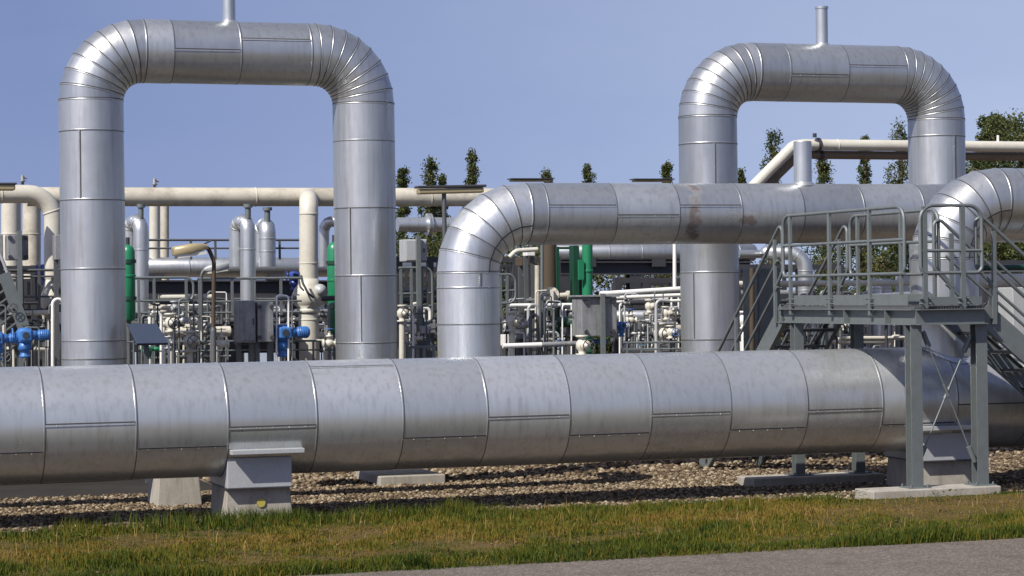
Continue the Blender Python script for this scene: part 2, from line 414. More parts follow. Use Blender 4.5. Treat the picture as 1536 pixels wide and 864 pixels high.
mb = MB(); gore_elbow(mb, W(sl-.62, t, 1.42), D, -UP, .62, RL, 6); straight(mb, W(sl-.62, t, .80), W(sl-2.2, t, .80), RL, [.5, 1.5], [8], -T)
mb.build('lower_run', CL, up)
sv, _ = ST(1204, 240, t); ztp = Q(1204, 212, t).z
mb = MB(); mb.lathe(W(sv, t, zt+RL-.06), UP, [(0, .118), (ztp-zt-RL+.05, .118), (ztp-zt-RL+.06, .112), (ztp-zt-RL+.06, 0)], 32)
mb.lathe(W(sv, t, zt+RL-.03), UP, [(0, .17), (.04, .14), (.05, .118)], 28); mb.build('branch_stub', 'clad_bright', up)

# riser out of the main pipe at the right -----------------------------------------
s4, _ = ST(1417, 440, 0); z4 = Q(1500, 302, 0).z; Rb = .68
r4 = thing('riser_pipe', 'silver pipe rising from the main pipe behind the platform and bending right', 'pipe', W(s4, 0, ZM))
mb = MB(); zs = [(z4-Rb)-Q(1417, py, 0).z for py in (455,)]
straight(mb, W(s4, 0, z4-Rb), W(s4, 0, ZM+.45), RL, zs, [None, None], V((0, -1, 0)), (False, False))
mb.loft([[W(s4, 0, ZM)+D*(rr*math.cos(a))+T*(rr*math.sin(a))+UP*(math.sqrt(max(0, (RM+.006)**2-(rr*math.sin(a))**2))+hh) for a in [2*PI*i/72 for i in range(72)]]
         for rr, hh in ((RL+.055, .0), (RL+.045, .012), (RL+.005, .016))], a=.9)
mb.build('riser', ['clad_bright', 'seam'], r4)
mb = MB(); gore_elbow(mb, W(s4+Rb, 0, z4-Rb), -D, UP, Rb, RL, 6, -107); mb.build('elbow', CL, r4)
mb = MB(); straight(mb, W(s4+Rb, 0, z4), W(s4+Rb+4, 0, z4), RL, [.22, 1.1, 2.0], [None, -10, 5], -T, (False, True)); mb.build('top_run', CL, r4)

# ------------------------------------------------------------------ crossover platform
def ibeam(mb, A, B, h, w, up, tf=.012, tw=.009):
    """I section from A to B; up = web direction"""
    A, B, up = V(A), V(B), V(up).normalized(); sd = (B-A).cross(up).normalized()
    for k in (-1, 1): mb.bar(A+up*k*(h/2-tf/2), B+up*k*(h/2-tf/2), w, tf, sd)
    mb.bar(A, B, tw, h-2*tf-.002, sd)
def channel(mb, A, B, h, w, up, out, tf=.010):
    A, B, up, out = V(A), V(B), V(up).normalized(), V(out).normalized()
    mb.bar(A, B, tf, h, out)
    for k in (-1, 1): mb.bar(A+up*k*(h/2-tf/2)+out*(w/2+tf/2+.001), B+up*k*(h/2-tf/2)+out*(w/2+tf/2+.001), w, tf, out)
tF = -1.75
sL, _ = ST(1371, 600, tF); sR, _ = ST(1469, 600, tF)
zD = Q(1420, 459, tF).z; RT = .021
tB = 1.15; tE = 1.42
pl = thing('crossover_platform', 'galvanised steel crossover platform with railings and stairs bridging the main pipe', 'platform', W((sL+sR)/2, -.3, 0))
zP = .19
for s, t, zb in ((sL, tF, zP), (sR, tF, zP), (sL, tB, .12), (sR, tB, .12)):
    mb = MB(); w = .135 if t < 0 else .12
    ibeam(mb, W(s, t, zb+.012), W(s, t, zD-.20), w, w, T if t < 0 else T)
    mb.fbox(s-.13, s+.13, t-.13, t+.13, zb, zb+.012)
    for a in (-1, 1):
        for b in (-1, 1): mb.cyl(W(s+a*.1, t+b*.1, zb), W(s+a*.1, t+b*.1, zb+.04), .012, 6)
    mb.build('post', 'galv', pl)
for s, o in ((sL, -1), (sR, 1)):
    mb = MB(); channel(mb, W(s, tF-.09, zD-.115), W(s, tE+.12, zD-.115), .17, .07, UP, D*o)
    for t in (tF+.5, tF+1.5): mb.fbox(s+o*.012, s+o*.075, t, t+.012, zD-.19, zD-.04)
    mb.build('side_beam', 'galv', pl)
for t, o in ((tF-.1, -1), (tE+.13, 1)):
    mb = MB(); channel(mb, W(sL-.02, t, zD-.115), W(sR+.02, t, zD-.115), .17, .07, UP, T*o); mb.build('end_beam', 'galv', pl)
# X rods between the front posts
for (pa, pb) in (((1385, 500), (1461, 690)), ((1456, 508), (1381, 690))):
    a, b = Q(*pa, tF), Q(*pb, tF); 
    if pa[0] > 1400: a += T*.03; b += T*.03
    mb = MB(); mb.cyl(a, b, .009, 8); m = a.lerp(b, .45); d = (b-a).normalized(); mb.cyl(m-d*.07, m+d*.07, .018, 8)
    mb.cyl(a-d*.02, a+d*.16, .03, 8); mb.cyl(b-d*.16, b+d*.02, .03, 8)
    mb.build('brace_rod', 'galv', pl)
# grating deck
mb = MB(); s_ = sL-.02
while s_ < sR+.02:
    mb.fbox(s_-.003, s_+.003, tF-.08, tE+.1, zD-.032, zD); s_ += .034
for k in range(28):
    t = tF-.06+(tE-tF+.12)*k/27; mb.fbox(sL-.02, sR+.02, t-.003, t+.003, zD-.012, zD-.002)
mb.build('grating_deck', 'galvdark', pl)
def frame_loop(mb, A, B, z0, z1, R=.16, r=RT, openA=False, openB=False):
    """railing tube: up, over and down again with rounded corners, joining the lower rail"""
    A, B = V(A), V(B)
    P = [A+UP*z0, A+UP*z1, B+UP*z1, B+UP*z0]
    P = [(A+(B-A).normalized()*R*1.0)+UP*z0]+P+[(B-(B-A).normalized()*R*1.0)+UP*z0]
    mb.tube(fillet(P, R, 7), r, 10)
def side_railing(s, t0, t1, posts, toe, off):
    A, B = W(s+off, t0, 0), W(s+off, t1, 0)
    m1 = MB(); frame_loop(m1, A, B, zD+.36, zD+1.09); rl = m1.build('guard_rail', 'galv', pl)
    for k, z in enumerate((.36, .73)):
        m1 = MB(); m1.cyl(A+UP*(zD+z), B+UP*(zD+z), RT*.85, 8); m1.build('mid_rail', 'galv', rl)
    for t in posts:
        m1 = MB(); m1.bar(W(s+off, t, zD-.10), W(s+off, t, zD+1.08), .05, .032, T)
        for dz in (.03, .085):
            for dt in (-.05, .05): m1.cyl(W(s+off-.03, t+dt, zD+dz), W(s+off+.03, t+dt, zD+dz), .011, 6)
        m1.build('post', 'galv', rl)
    m1 = MB()
    for a, b in toe: m1.fbox(s+off*.6-.003, s+off*.6+.003, a, b, zD+.012, zD+.13)
    m1.build('toe_board', 'galv', rl)
side_railing(sL, tE-.02, tF+.08, [1.2, .15, -.85], [(tF+.05, -.88), (-.82, .1), (.2, 1.15)], -.05)
side_railing(sR, tE-.02, -.80, [1.2, .1, -.7], [(-.68, .07), (.13, 1.15)], .05)
A, B = W(sL+.03, tF-.13, 0), W(sR-.02, tF-.13, 0)
mb = MB(); frame_loop(mb, A, B, zD+.36, zD+1.09); rl = mb.build('guard_rail', 'galv', pl)
for z in (.36, .60):
    m1 = MB(); m1.cyl(A+UP*(zD+z), B+UP*(zD+z), RT*.85, 8); m1.build('mid_rail', 'galv', rl)
for px in (1387, 1444):
    s, _ = ST(px, 380, tF-.13); m1 = MB(); m1.bar(W(s, tF-.13, zD-.02), W(s, tF-.13, zD+1.08), .055, .034, D)
    for dz in (.03, .085):
        for ds in (-.05, .05): m1.cyl(W(s+ds, tF-.17, zD+dz), W(s+ds, tF-.10, zD+dz), .011, 6)
    m1.build('post', 'galv', rl)
m1 = MB(); m1.fbox(sL+.02, sR-.02, tF-.118, tF-.112, zD+.012, zD+.10); m1.build('toe_board', 'galv', rl)
# stairs: origin O, run direction dr (horizontal), width direction wd
def stair(O, dr, wd, width, drop, slope, n, rails, foot_z):
    st = None
    run = drop/math.tan(slope); sn = V((0, 0, -math.sin(slope)))+dr*math.cos(slope)
    nrm = UP*math.cos(slope)+dr*math.sin(slope)
    for k in (0, 1):
        o = O+wd*width*k
        m1 = MB(); L = drop/math.sin(slope)
        m1.bar(o-sn*.05, o+sn*L, .010, .24, wd)
        for h in (-.118, .118): m1.bar(o-sn*.05+nrm*h+wd*(.03 if k == 0 else -.03), o+sn*L+nrm*h+wd*(.03 if k == 0 else -.03), .05, .006, wd)
        m1.fbox(0, .001, 0, .001, -5, -4.999) if False else None
        sr = m1.build('stringer', 'galv', pl)
    for i in range(1, n):
        z = -drop*i/n; c = O+dr*(run*i/n)+UP*z
        m1 = MB()
        for q in range(6): m1.bar(c+dr*(-.12+q*.048)+wd*.008, c+dr*(-.12+q*.048)+wd*(width-.008), .006, .03, dr)
        m1.bar(c+dr*.145+wd*.008, c+dr*.145+wd*(width-.008), .006, .045, dr)
        m1.build('tread', 'galvdark', pl)
    for k in (0, 1):
        off = wd*(width*k+(-.035 if k == 0 else .035)); o = O+off
        hz = 1.0
        top = o+UP*(hz+.04)
        m1 = MB(); L = run/math.cos(slope)*.97
        P = [o+dr*(-.02)+UP*.35, o-dr*.17+UP*.50, o-dr*.17+UP*(hz+.06), o+dr*.02+UP*(hz+.06), top+sn*L]
        P = [o+dr*.10+UP*.30, o-dr*.13+UP*.52, o-dr*.13+UP*(hz+.14), o+dr*.10+UP*(hz-.05), o+UP*hz+sn*L]
        m1.tube(fillet(P, .13, 6), RT, 10); hr = m1.build('handrail', 'galv', pl)
        for q in (.36, .68):
            m1 = MB(); m1.cyl(o+UP*q+dr*.02-UP*.02, o+UP*q+sn*L, RT*.8, 8); m1.build('mid_rail', 'galv', hr)
        for q in (.12, L*.52, L*.95):
            b = o+sn*q; m1 = MB(); m1.bar(b-UP*.03, b+UP*(hz-.01), .05, .03, dr); m1.build('post', 'galv', hr)
    m1 = MB(); e = O+dr*run-UP*drop; m1.bar(e+UP*.15, e+wd*width+UP*.15, .04, .04, dr); m1.build('bottom_tie', 'galvdark', pl)
stair(W(sL, tE+.16, zD-.10), T, D, sR-sL, zD-.10, math.radians(39), 10, 0, 0)
stair(W(sR+.10, tF+.02, zD-.10), D, T, .86, zD-.10-.1, math.radians(39), 9, 0, 0)
mb = MB()
mb.fbox(sL+.2, sR-.2, tF+.9, tF+.91, zD-.18, zD-.05); mb.build('cross_member', 'galvdark', pl)
def plinth(px0, px1, py_top, t0, t1, z1, z0, label, mat='concretelight'):
    a, _ = ST(px0, py_top, t0); b, _ = ST(px1, py_top, t0)
    m1 = MB(); m1.fbox(a, b, t0, t1, z0, z1); o = m1.build('concrete_plinth', mat, None, .012); return tag(o, label, 'concrete plinth')
plinth(1310, 1502, 724, tF-.22, tF+.22, zP, -.1, 'low concrete strip in the grass carrying the front platform posts')
plinth(1131, 1328, 713, tB-.25, tB+.25, .12, -.1, 'raised concrete block in the gravel carrying the rear platform posts')
plinth(570, 668, 700, 3.2, 4.4, .13, -.1, 'pale concrete slab on the gravel seen under the main pipe left of centre')

# ------------------------------------------------------------------ ground
def strip(name, prof, s0, s1, ns, mat, wob=0.0, kind='structure', seed=1):
    """sheet along the pipes: prof = [(t, z)...]"""
    r = random.Random(seed); v = []; f = []; k = len(prof)
    for i in range(ns+1):
        s = s0+(s1-s0)*i/ns; wo = wob*(math.sin(s*1.7)+.6*math.sin(s*4.3+1)+.4*math.sin(s*9.1+2)) if wob else 0
        for j, (t, z) in enumerate(prof): v.append(W(s, t+(wo if j in (0, k-1) else 0), z))
    for i in range(ns):
        for j in range(k-1): f.append((i*k+j, (i+1)*k+j, (i+1)*k+j+1, i*k+j+1))
    me = bpy.data.meshes.new(name); me.from_pydata([tuple(p) for p in v], [], f); me.materials.append(M[mat])
    me.polygons.foreach_set('use_smooth', [True]*len(f)); o = bpy.data.objects.new(name, me); C.objects.link(o); o['kind'] = kind; return o
def mat_ground(name, cols, scale, fine, rough=.95, bstr=.6, bdist=.02, vor=0):
    m, nt, b = new_mat(name); co = coords(nt, kind='Object')
    n = noise(nt, scale, 6, .65, co); c = ramp(nt, n, cols)
    if vor:
        vo = N(nt, 'ShaderNodeTexVoronoi', Scale=vor); nt.links.new(co, vo.inputs['Vector'])
        c = mix(nt, .55, c, ramp(nt, vo.outputs['Color'], [(.1, tuple(x*.45 for x in cols[0][1])), (.9, tuple(min(1, x*1.7) for x in cols[-1][1]))]))
        h = vo.outputs['Distance']
    else: h = noise(nt, fine, 4, .7, co)
    f2 = noise(nt, fine, 3, .7, co)
    c = mix(nt, .35, c, mix(nt, f2, tuple(x*.5 for x in cols[0][1]), tuple(min(1, x*1.5) for x in cols[-1][1])))
    nt.links.new(c, b.inputs['Base Color']); b.inputs['Roughness'].default_value = rough; b.inputs['Specular IOR Level'].default_value = .25
    bump(nt, b, h, bstr, bdist); return m
M['field'] = mat_ground('field_grass', [(.3, (.045, .036, .012)), (.7, (.085, .058, .018))], .3, 6)
M['gravel'] = mat_ground('gravel_ground', [(.3, (.10, .078, .054)), (.7, (.19, .15, .11))], 1.2, 30, vor=24)
M['asphalt'] = mat_ground('road_asphalt', [(.3, (.115, .098, .092)), (.7, (.150, .130, .122))], .7, 90, bstr=.35, bdist=.006)
m_, nt_, b_ = new_mat('worn_road_asphalt'); co_ = coords(nt_)
c_ = ramp(nt_, noise(nt_, .8, 6, .7, co_), [(.3, (.108, .090, .070)), (.7, (.150, .127, .100))])
vo_ = N(nt_, 'ShaderNodeTexVoronoi', Scale=55); nt_.links.new(co_, vo_.inputs['Vector'])
c_ = mix(nt_, .38, c_, ramp(nt_, vo_.outputs['Color'], [(.15, (.045, .04, .038)), (.6, (.17, .145, .13)), (.95, (.38, .34, .30))]))
ck_ = N(nt_, 'ShaderNodeTexVoronoi', Scale=.55, feature='DISTANCE_TO_EDGE'); nt_.links.new(co_, ck_.inputs['Vector'])
wv_ = math_(nt_, 'ADD', ck_.outputs['Distance'], math_(nt_, 'MULTIPLY', math_(nt_, 'SUBTRACT', noise(nt_, 9, 4, .7, co_), .5), .05))
c_ = mix(nt_, math_(nt_, 'MULTIPLY', ramp(nt_, wv_, [(.0, 1.0), (.006, 0.0)]), .25), c_, (.03, .027, .025))
c_ = mix(nt_, ramp(nt_, noise(nt_, 2.5, 5, .7, co_), [(.50, 0.0), (.72, .6)]), c_, (.075, .058, .055))
nt_.links.new(c_, b_.inputs['Base Color']); b_.inputs['Roughness'].default_value = .92; b_.inputs['Specular IOR Level'].default_value = .3
bump(nt_, b_, math_(nt_, 'ADD', vo_.outputs['Distance'], noise(nt_, 120, 3, .7, co_)), .8, .008)
M['asphalt'] = m_
M['path'] = mat_ground('yard_asphalt', [(.3, (.026, .025, .024)), (.7, (.046, .043, .040))], 1.0, 60, bstr=.4, bdist=.006)
M['path'].node_tree.nodes['Principled BSDF'].inputs['Specular IOR Level'].default_value = 0
M['soil'] = mat_ground('verge_soil', [(.3, (.04, .034, .013)), (.5, (.085, .060, .020)), (.7, (.13, .085, .028))], 1.4, 40, bstr=.8, bdist=.03)
strip('ground', [(-120, -.35), (-9, -.12), (-8, -.012), (60, -.012), (1500, -.012)], -1500, 1500, 4, 'field')
strip('gravel_yard', [(-1.6, 0), (48, 0)], -60, 60, 60, 'gravel')
strip('road', [(-9, .040), (-5.40, .045)], -60, 60, 60, 'asphalt')
strip('grass_verge_ground', [(-5.47, .035), (-5.35, .062), (-4.4, .085), (-3, .115), (-2.3, .125), (-1.9, .10), (-1.55, .03), (-1.2, -.02)], -40, 40, 400, 'soil', .035)
strip('yard_path', [(3.4, .006), (6.6, .006)], -40, Sx(330, 730, 4), 20, 'path')
o = strip('path_kerb', [(6.6, .004), (6.602, .05), (6.72, .05), (6.722, .004)], -40, Sx(330, 730, 4), 20, 'concrete')
a, b = Sx(890, 715, 2.0), Sx(1045, 715, 2.0)
strip('paving_slab', [(1.7, .008), (2.9, .008)], a, b+.4, 4, 'concrete')

# gravel stones -------------------------------------------------------------
g = np.random.default_rng(3)
def stones(n, s0, s1, t0, t1, rmin, rmax):
    ph = (1+5**.5)/2
    iv = np.array([(-1, ph, 0), (1, ph, 0), (-1, -ph, 0), (1, -ph, 0), (0, -1, ph), (0, 1, ph), (0, -1, -ph), (0, 1, -ph), (ph, 0, -1), (ph, 0, 1), (-ph, 0, -1), (-ph, 0, 1)])/1.9
    it = np.array([(0, 11, 5), (0, 5, 1), (0, 1, 7), (0, 7, 10), (0, 10, 11), (1, 5, 9), (5, 11, 4), (11, 10, 2), (10, 7, 6), (7, 1, 8), (3, 9, 4), (3, 4, 2), (3, 2, 6), (3, 6, 8), (3, 8, 9), (4, 9, 5), (2, 4, 11), (6, 2, 10), (8, 6, 7), (9, 8, 1)])
    s = g.uniform(s0, s1, n); t = g.uniform(t0, t1, n); r = g.uniform(rmin, rmax, n)
    v = iv[None]*g.uniform(.75, 1.25, (n, 12, 1))
    sc = np.stack([r*g.uniform(.8, 1.4, n), r*g.uniform(.8, 1.4, n), r*g.uniform(.5, .95, n)], 1); v = v*sc[:, None]
    a = g.uniform(0, 6.28, n); ca, sa = np.cos(a)[:, None], np.sin(a)[:, None]
    x, y = v[..., 0]*ca-v[..., 1]*sa, v[..., 0]*sa+v[..., 1]*ca
    p = np.array(D)[None]*s[:, None]+np.array(T)[None]*t[:, None]+np.array([0, OY, 0])
    z = v[..., 2]+(r*.35)[:, None]+g.uniform(0, .02, n)[:, None]
    vv = np.stack([x+p[:, 0:1], y+p[:, 1:2], z], -1).reshape(-1, 3)
    ff = (it[None]+(np.arange(n)*12)[:, None, None]).reshape(-1, 3)
    return vv, ff, np.repeat(g.random(n), 20)
M['stone'] = mat_attr('pebble', 'tint', [(0, (.045, .031, .019)), (.35, (.108, .077, .046)), (.7, (.180, .138, .088)), (1, (.34, .29, .205))], .85)
def off_path(v, f, a):
    c = v.reshape(-1, 12, 3).mean(1)-np.array([0, OY, 0]); k = ~(((c@np.array(D)) < sp_) & ((c@np.array(T)) > 3.4) & ((c@np.array(T)) < 6.78))
    n = k.sum(); f0 = f.reshape(-1, 20, 3)[0]; return v.reshape(-1, 12, 3)[k].reshape(-1, 3), (f0[None]+(np.arange(n)*12)[:, None, None]).reshape(-1, 3), a.reshape(-1, 20)[k].ravel()
sp_ = Sx(330, 730, 4)+.05
vv, ff, at = stones(62000, -9, 9.5, -1.6, 3.4, .011, .026)
v2, f2, a2 = stones(14000, -9, 11, 3.4, 8.0, .02, .04)
v2, f2, a2 = off_path(v2, f2, a2)
v3, f3, a3 = stones(500, -8.5, 10.5, -5.0, -1.6, .006, .016)
c3 = v3.reshape(-1, 12, 3); tt3 = (c3.mean(1)-np.array([0, OY, 0]))@np.array(T)
v3[:, 2] += np.repeat(np.interp(tt3, [-5.47, -5.35, -4.4, -3, -2.3, -1.9, -1.55, -1.2], [.035, .062, .085, .115, .125, .10, .03, -.02]), 12)
f3 = f3+len(vv)+len(v2)
v2 = np.concatenate([v2, v3]); f2 = np.concatenate([f2, f3-len(vv)]); a2 = np.concatenate([a2, a3*.6])
o = np_mesh('gravel_stones', np.concatenate([vv, v2]), np.concatenate([ff, f2+len(vv)]), ['stone'], np.concatenate([at, a2]))
tag(o, 'loose beige gravel stones covering the yard under and behind the main pipe', 'gravel', kind='stuff')

# grass ----------------------------------------------------------------------
def vz(t):
    return np.interp(t, [-5.47, -5.35, -4.4, -3, -2.3, -1.9, -1.55, -1.2], [.035, .062, .085, .115, .125, .10, .03, -.02])
def fnoise(s, t, seed):
    q = np.random.default_rng(seed); out = np.zeros_like(s)
    for k in range(9):
        fr = 1.6**k*.5; a = q.uniform(0, 6.28, 3); th = q.uniform(0, 3.14)
        out += np.sin(fr*(s*np.cos(th)+t*np.sin(th)*1.5)+a[0]+1.3*np.sin(fr*.7*t+a[1]))/(1.22**k)
    return out/2.6
def blades(n, sampler, hfun, wmin, wmax, tintfun):
    s, t = sampler(n); h = hfun(s, t)*g.uniform(.55, 1.25, len(s)); keep = h > .007; s, t, h = s[keep], t[keep], h[keep]; n = len(s)
    a = g.uniform(0, 6.28, n); w = g.uniform(wmin, wmax, n); ln = g.normal(0, .38, n)*h; la = g.uniform(0, 6.28, n)
    p = np.array(D)[None]*s[:, None]+np.array(T)[None]*t[:, None]+np.array([0, OY, 0]); p[:, 2] = vz(t)-.008
    side = np.stack([np.cos(a), np.sin(a), 0*a], 1)*w[:, None]/2; le = np.stack([np.cos(la), np.sin(la), 0*la], 1)*ln[:, None]
    up = np.array([[0, 0, 1.]])
    v = np.stack([p-side, p+side, p+le*.35+up*(h*.6)[:, None]+side*.75, p+le*.35+up*(h*.6)[:, None]-side*.75, p+le+up*h[:, None]], 1).reshape(-1, 3)
    i = np.arange(n)[:, None]*5
    f = np.concatenate([i+np.array([[0, 1, 2]]), i+np.array([[0, 2, 3]]), i+np.array([[3, 2, 4]])], 1).reshape(-1, 3)
    return v, f, np.repeat(np.clip(tintfun(s, t, n), 0, 1), 3)
M['grass'] = mat_attr('grass_blades', 'tint', [(0, (.024, .044, .006)), (.25, (.062, .088, .009)), (.42, (.120, .126, .013)), (.58, (.170, .125, .019)), (.78, (.23, .145, .033)), (1, (.37, .27, .11))], .65, .28)
def samp(t0, t1, s0=-8.5, s1=10.5):
    return lambda n: (g.uniform(s0, s1, n), g.uniform(t0, t1, n))
def hgt(s, t):
    e = fnoise(s, t, 5); e3 = fnoise(s*3.1, t*3.1, 41)
    back = np.exp(-((t+1.9)/.35)**2); edge = np.exp(-((t+5.35)/.22)**2)
    left = 1/(1+np.exp((s+.2)*.9))
    h = (.030+.018*e+.016*e3+.045*back*(.35+.85*left)*(1+.6*e)+.03*edge)*np.clip(1.0+.6*e+.5*e3, .4, 1.9)
    h = np.maximum(h, .016); bare = fnoise(s*1.4+9, t*2.2, 61)
    return np.where((bare > .85) & (edge < .3) & (back < .4), h*.6, h)
def tnt(s, t, n):
    e = fnoise(s, t, 11); e2 = fnoise(s*2.3, t*2.3, 17); e3 = fnoise(s*5.5, t*5.5, 19)
    dry = np.exp(-((t+3.45)/1.1)**2)
    bare = fnoise(s*1.4+9, t*2.2, 61)
    return 0.21+.25*(bare > .85)+.29*dry+.27*e+.17*e2+.12*e3+g.normal(0, .13, n)-.08*np.exp(-((t+5.35)/.3)**2)
parts = [blades(235000, samp(-5.50, -1.55), hgt, .006, .013, tnt),
         blades(17000, samp(-5.55, -5.20), lambda s, t: (.055+.035*fnoise(s*2, t, 2)+.02*fnoise(s*7, t, 3))*(t > -5.47+.09*fnoise(s*3, t*0, 8)), .006, .012, lambda s, t, n: .20+.12*fnoise(s*2, t, 4)+g.normal(0, .1, n)),
         blades(9000, samp(-2.1, -1.5, -8.5, 3), lambda s, t: .10+.07*fnoise(s*.8, t, 21), .006, .012, lambda s, t, n: .2+g.normal(0, .13, n)),
         blades(3000, samp(-4.6, -1.3), lambda s, t: .12+.07*fnoise(s*1.3, t, 23), .004, .007, lambda s, t, n: .78+g.normal(0, .15, n))]
sc_, _ = ST(389, 760, -.45)
parts.append(blades(3500, lambda n: (g.normal(sc_, .8, n), g.normal(-1.65, .22, n)), lambda s, t: .17+.06*fnoise(s*2, t, 77), .007, .013, lambda s, t, n: .2+g.normal(0, .12, n)))
vs, fs, ts, o_ = [], [], [], 0
for v, f, a in parts: vs.append(v); fs.append(f+o_); ts.append(a); o_ += len(v)
o = np_mesh('verge_grass', np.concatenate(vs), np.concatenate(fs), ['grass'], np.concatenate(ts))
tag(o, 'patchy green and dry orange grass on the verge between the road and the gravel', 'grass', kind='stuff')
def weeds():
    vs, fs, at, o_ = [], [], [], 0
    for (px, py, t, r0, n) in ((575, 775, -1.5, .13, 60), (930, 752, -1.6, .20, 80), (1000, 757, -1.7, .18, 70), (1270, 755, -2.2, .18, 60), (120, 830, -2.6, .12, 40), (1195, 760, -2, .16, 50),
                              (1120, 750, -1.7, .16, 50), (1420, 770, -2.6, .12, 40), (700, 775, -1.6, .12, 40)):
        s, _ = ST(px, py, t)
        for i in range(n):
            a = g.uniform(0, 6.28); rr = r0*math.sqrt(g.random()); c = np.array(W(s+rr*1.6*math.cos(a), t+rr*math.sin(a), float(vz(t))+g.uniform(.02, .10)))
            u = np.array([math.cos(a), math.sin(a), g.uniform(-.2, .5)]); w = np.cross(u, [0, 0, 1]); ln = g.uniform(.03, .06)
            vs.append(np.array([c, c+u*ln*.5+w*ln*.35, c+u*ln, c+u*ln*.5-w*ln*.35])); fs.append(np.array([[0, 1, 2], [0, 2, 3]])+o_); o_ += 4; at += [g.uniform(.0, .35)]*2
    return np.concatenate(vs), np.concatenate(fs), np.array(at)
v, f, a = weeds(); o = np_mesh('low_weeds', v, f, ['grass'], a); tag(o, 'broad leaved green weeds growing low in the verge grass', 'weeds', kind='stuff')

# ------------------------------------------------------------------ plant behind the main pipe
def P3(pts): return [Q(*p) for p in pts]
def pipe(name, label, cat, pts, dpx, mat, bend=2.0, group=None, flanges=(), rings=(), parent=None, caps=True):
    """one round pipe through real points; bend in diameters; flanges/rings at fractions of its length"""
    P = P3(pts); r = dpx*mpp(pts[0][0], pts[0][2])/2
    path = fillet(P, r*2*bend, 7) if len(P) > 2 else P
    mb = MB(); mb.tube(path, r, 20 if dpx > 9 else 10)
    ln = [0]
    for a, b in zip(path[:-1], path[1:]): ln.append(ln[-1]+(b-a).length)
    def at(fr):
        d = fr*ln[-1]
        for k in range(len(path)-1):
            if ln[k+1] >= d: return path[k].lerp(path[k+1], (d-ln[k])/max(1e-6, ln[k+1]-ln[k])), (path[k+1]-path[k]).normalized()
        return path[-1], (path[-1]-path[-2]).normalized()
    for fr in rings:
        c, ax = at(fr); mb.lathe(c-ax*.012, ax, [(0, r), (.006, r+.007), (.018, r+.007), (.024, r)], 20)
    if flanges:
        th = thing(name, label, cat, (P[0]+P[-1])/2, group); mb.build('pipe_run', mat, th)
        for fr in flanges:
            c, ax = at(fr); m1 = MB(); w = max(.02, r*.28)
            for k in (-1, 1): m1.lathe(c+ax*k*(w*.62)-ax*w*.5, ax, [(0, r*.98), (0, r*1.55), (w, r*1.55), (w, r*.98)], 20)
            for q in range(8):
                a = ax.orthogonal().normalized(); b = ax.cross(a); o = a*math.cos(q*PI/4)+b*math.sin(q*PI/4)
                m1.cyl(c+o*r*1.33-ax*w*1.6, c+o*r*1.33+ax*w*1.6, r*.09, 6)
            m1.build('flange', mat, th)
        return th
    o = mb.build(name, mat, None); return tag(o, label, cat, group)
def railing(label, pts, dpx_h, posts, mat='galvdark', mids=(.5,), group=None, loopend=False, r=.019, pw=.036):
    """straight guard rail between two top points; dpx_h = height in pixels; posts = fractions"""
    A, B = P3(pts); h = dpx_h*mpp(pts[0][0], pts[0][2])
    th = thing('guard_railing', label, 'railing', (A+B)/2-UP*h, group)
    m1 = MB()
    if loopend: m1.tube(fillet([A, B, B-UP*h*.62, B-UP*h*.62+(A-B).normalized()*.25], .12), r, 8)
    else: m1.cyl(A, B, r, 8)
    m1.build('top_rail', mat, th)
    for k in mids: m1 = MB(); m1.cyl(A-UP*h*k, B-UP*h*k, r*.8, 8); m1.build('mid_rail', mat, th)
    for k in posts: m1 = MB(); c = A.lerp(B, k); m1.bar(c-UP*h, c, pw, pw*.8, D); m1.build('post', mat, th)
    return th
def boxthing(name, label, cat, x0, x1, y0, y1, t, depth, mat, parts=(), group=None, bevel=.012):
    s0, z1 = ST(x0, y0, t); s1, z0 = ST(x1, y1, t)
    th = thing(name, label, cat, W((s0+s1)/2, t+depth/2, z0), group)
    m1 = MB(); m1.fbox(s0, s1, t, t+depth, z0, z1); m1.build('housing', mat, th, bevel)
    w, h = s1-s0, z1-z0
    if 'door' in parts:
        m1 = MB(); m1.fbox(s0+w*.06, s1-w*.06, t-.018, t-.001, z0+h*.05, z1-h*.05); dr = m1.build('door', mat, th, .006)
        m1 = MB(); m1.fbox(s1-w*.18, s1-w*.13, t-.045, t-.019, z0+h*.42, z0+h*.58); m1.build('handle', 'dark', dr)
    if 'hood' in parts:
        m1 = MB(); m1.fbox(s0-.03, s1+.03, t-.06, t+depth+.03, z1+.002, z1+.03); m1.build('rain_hood', mat, th, .006)
    if 'bolts' in parts:
        for a in (.12, .88):
            for b in (.12, .88): m1 = MB(); m1.cyl(W(s0+w*a, t-.03, z0+h*b), W(s0+w*a, t+.01, z0+h*b), .03, 8); m1.build('bolt', 'dark', th)
    if 'post' in parts:
        m1 = MB(); sc = s0+w*.55; m1.bar(W(sc, t-.06, 0), W(sc, t-.06, z1+.05), .06, .06, D); m1.build('post', 'galv', th)
    if 'leg' in parts:
        for a in (.12, .88): m1 = MB(); m1.bar(W(s0+w*a, t+depth/2, 0), W(s0+w*a, t+depth/2, z0-.001), .06, .06, D); m1.build('leg', 'galvdark', th)
    return th
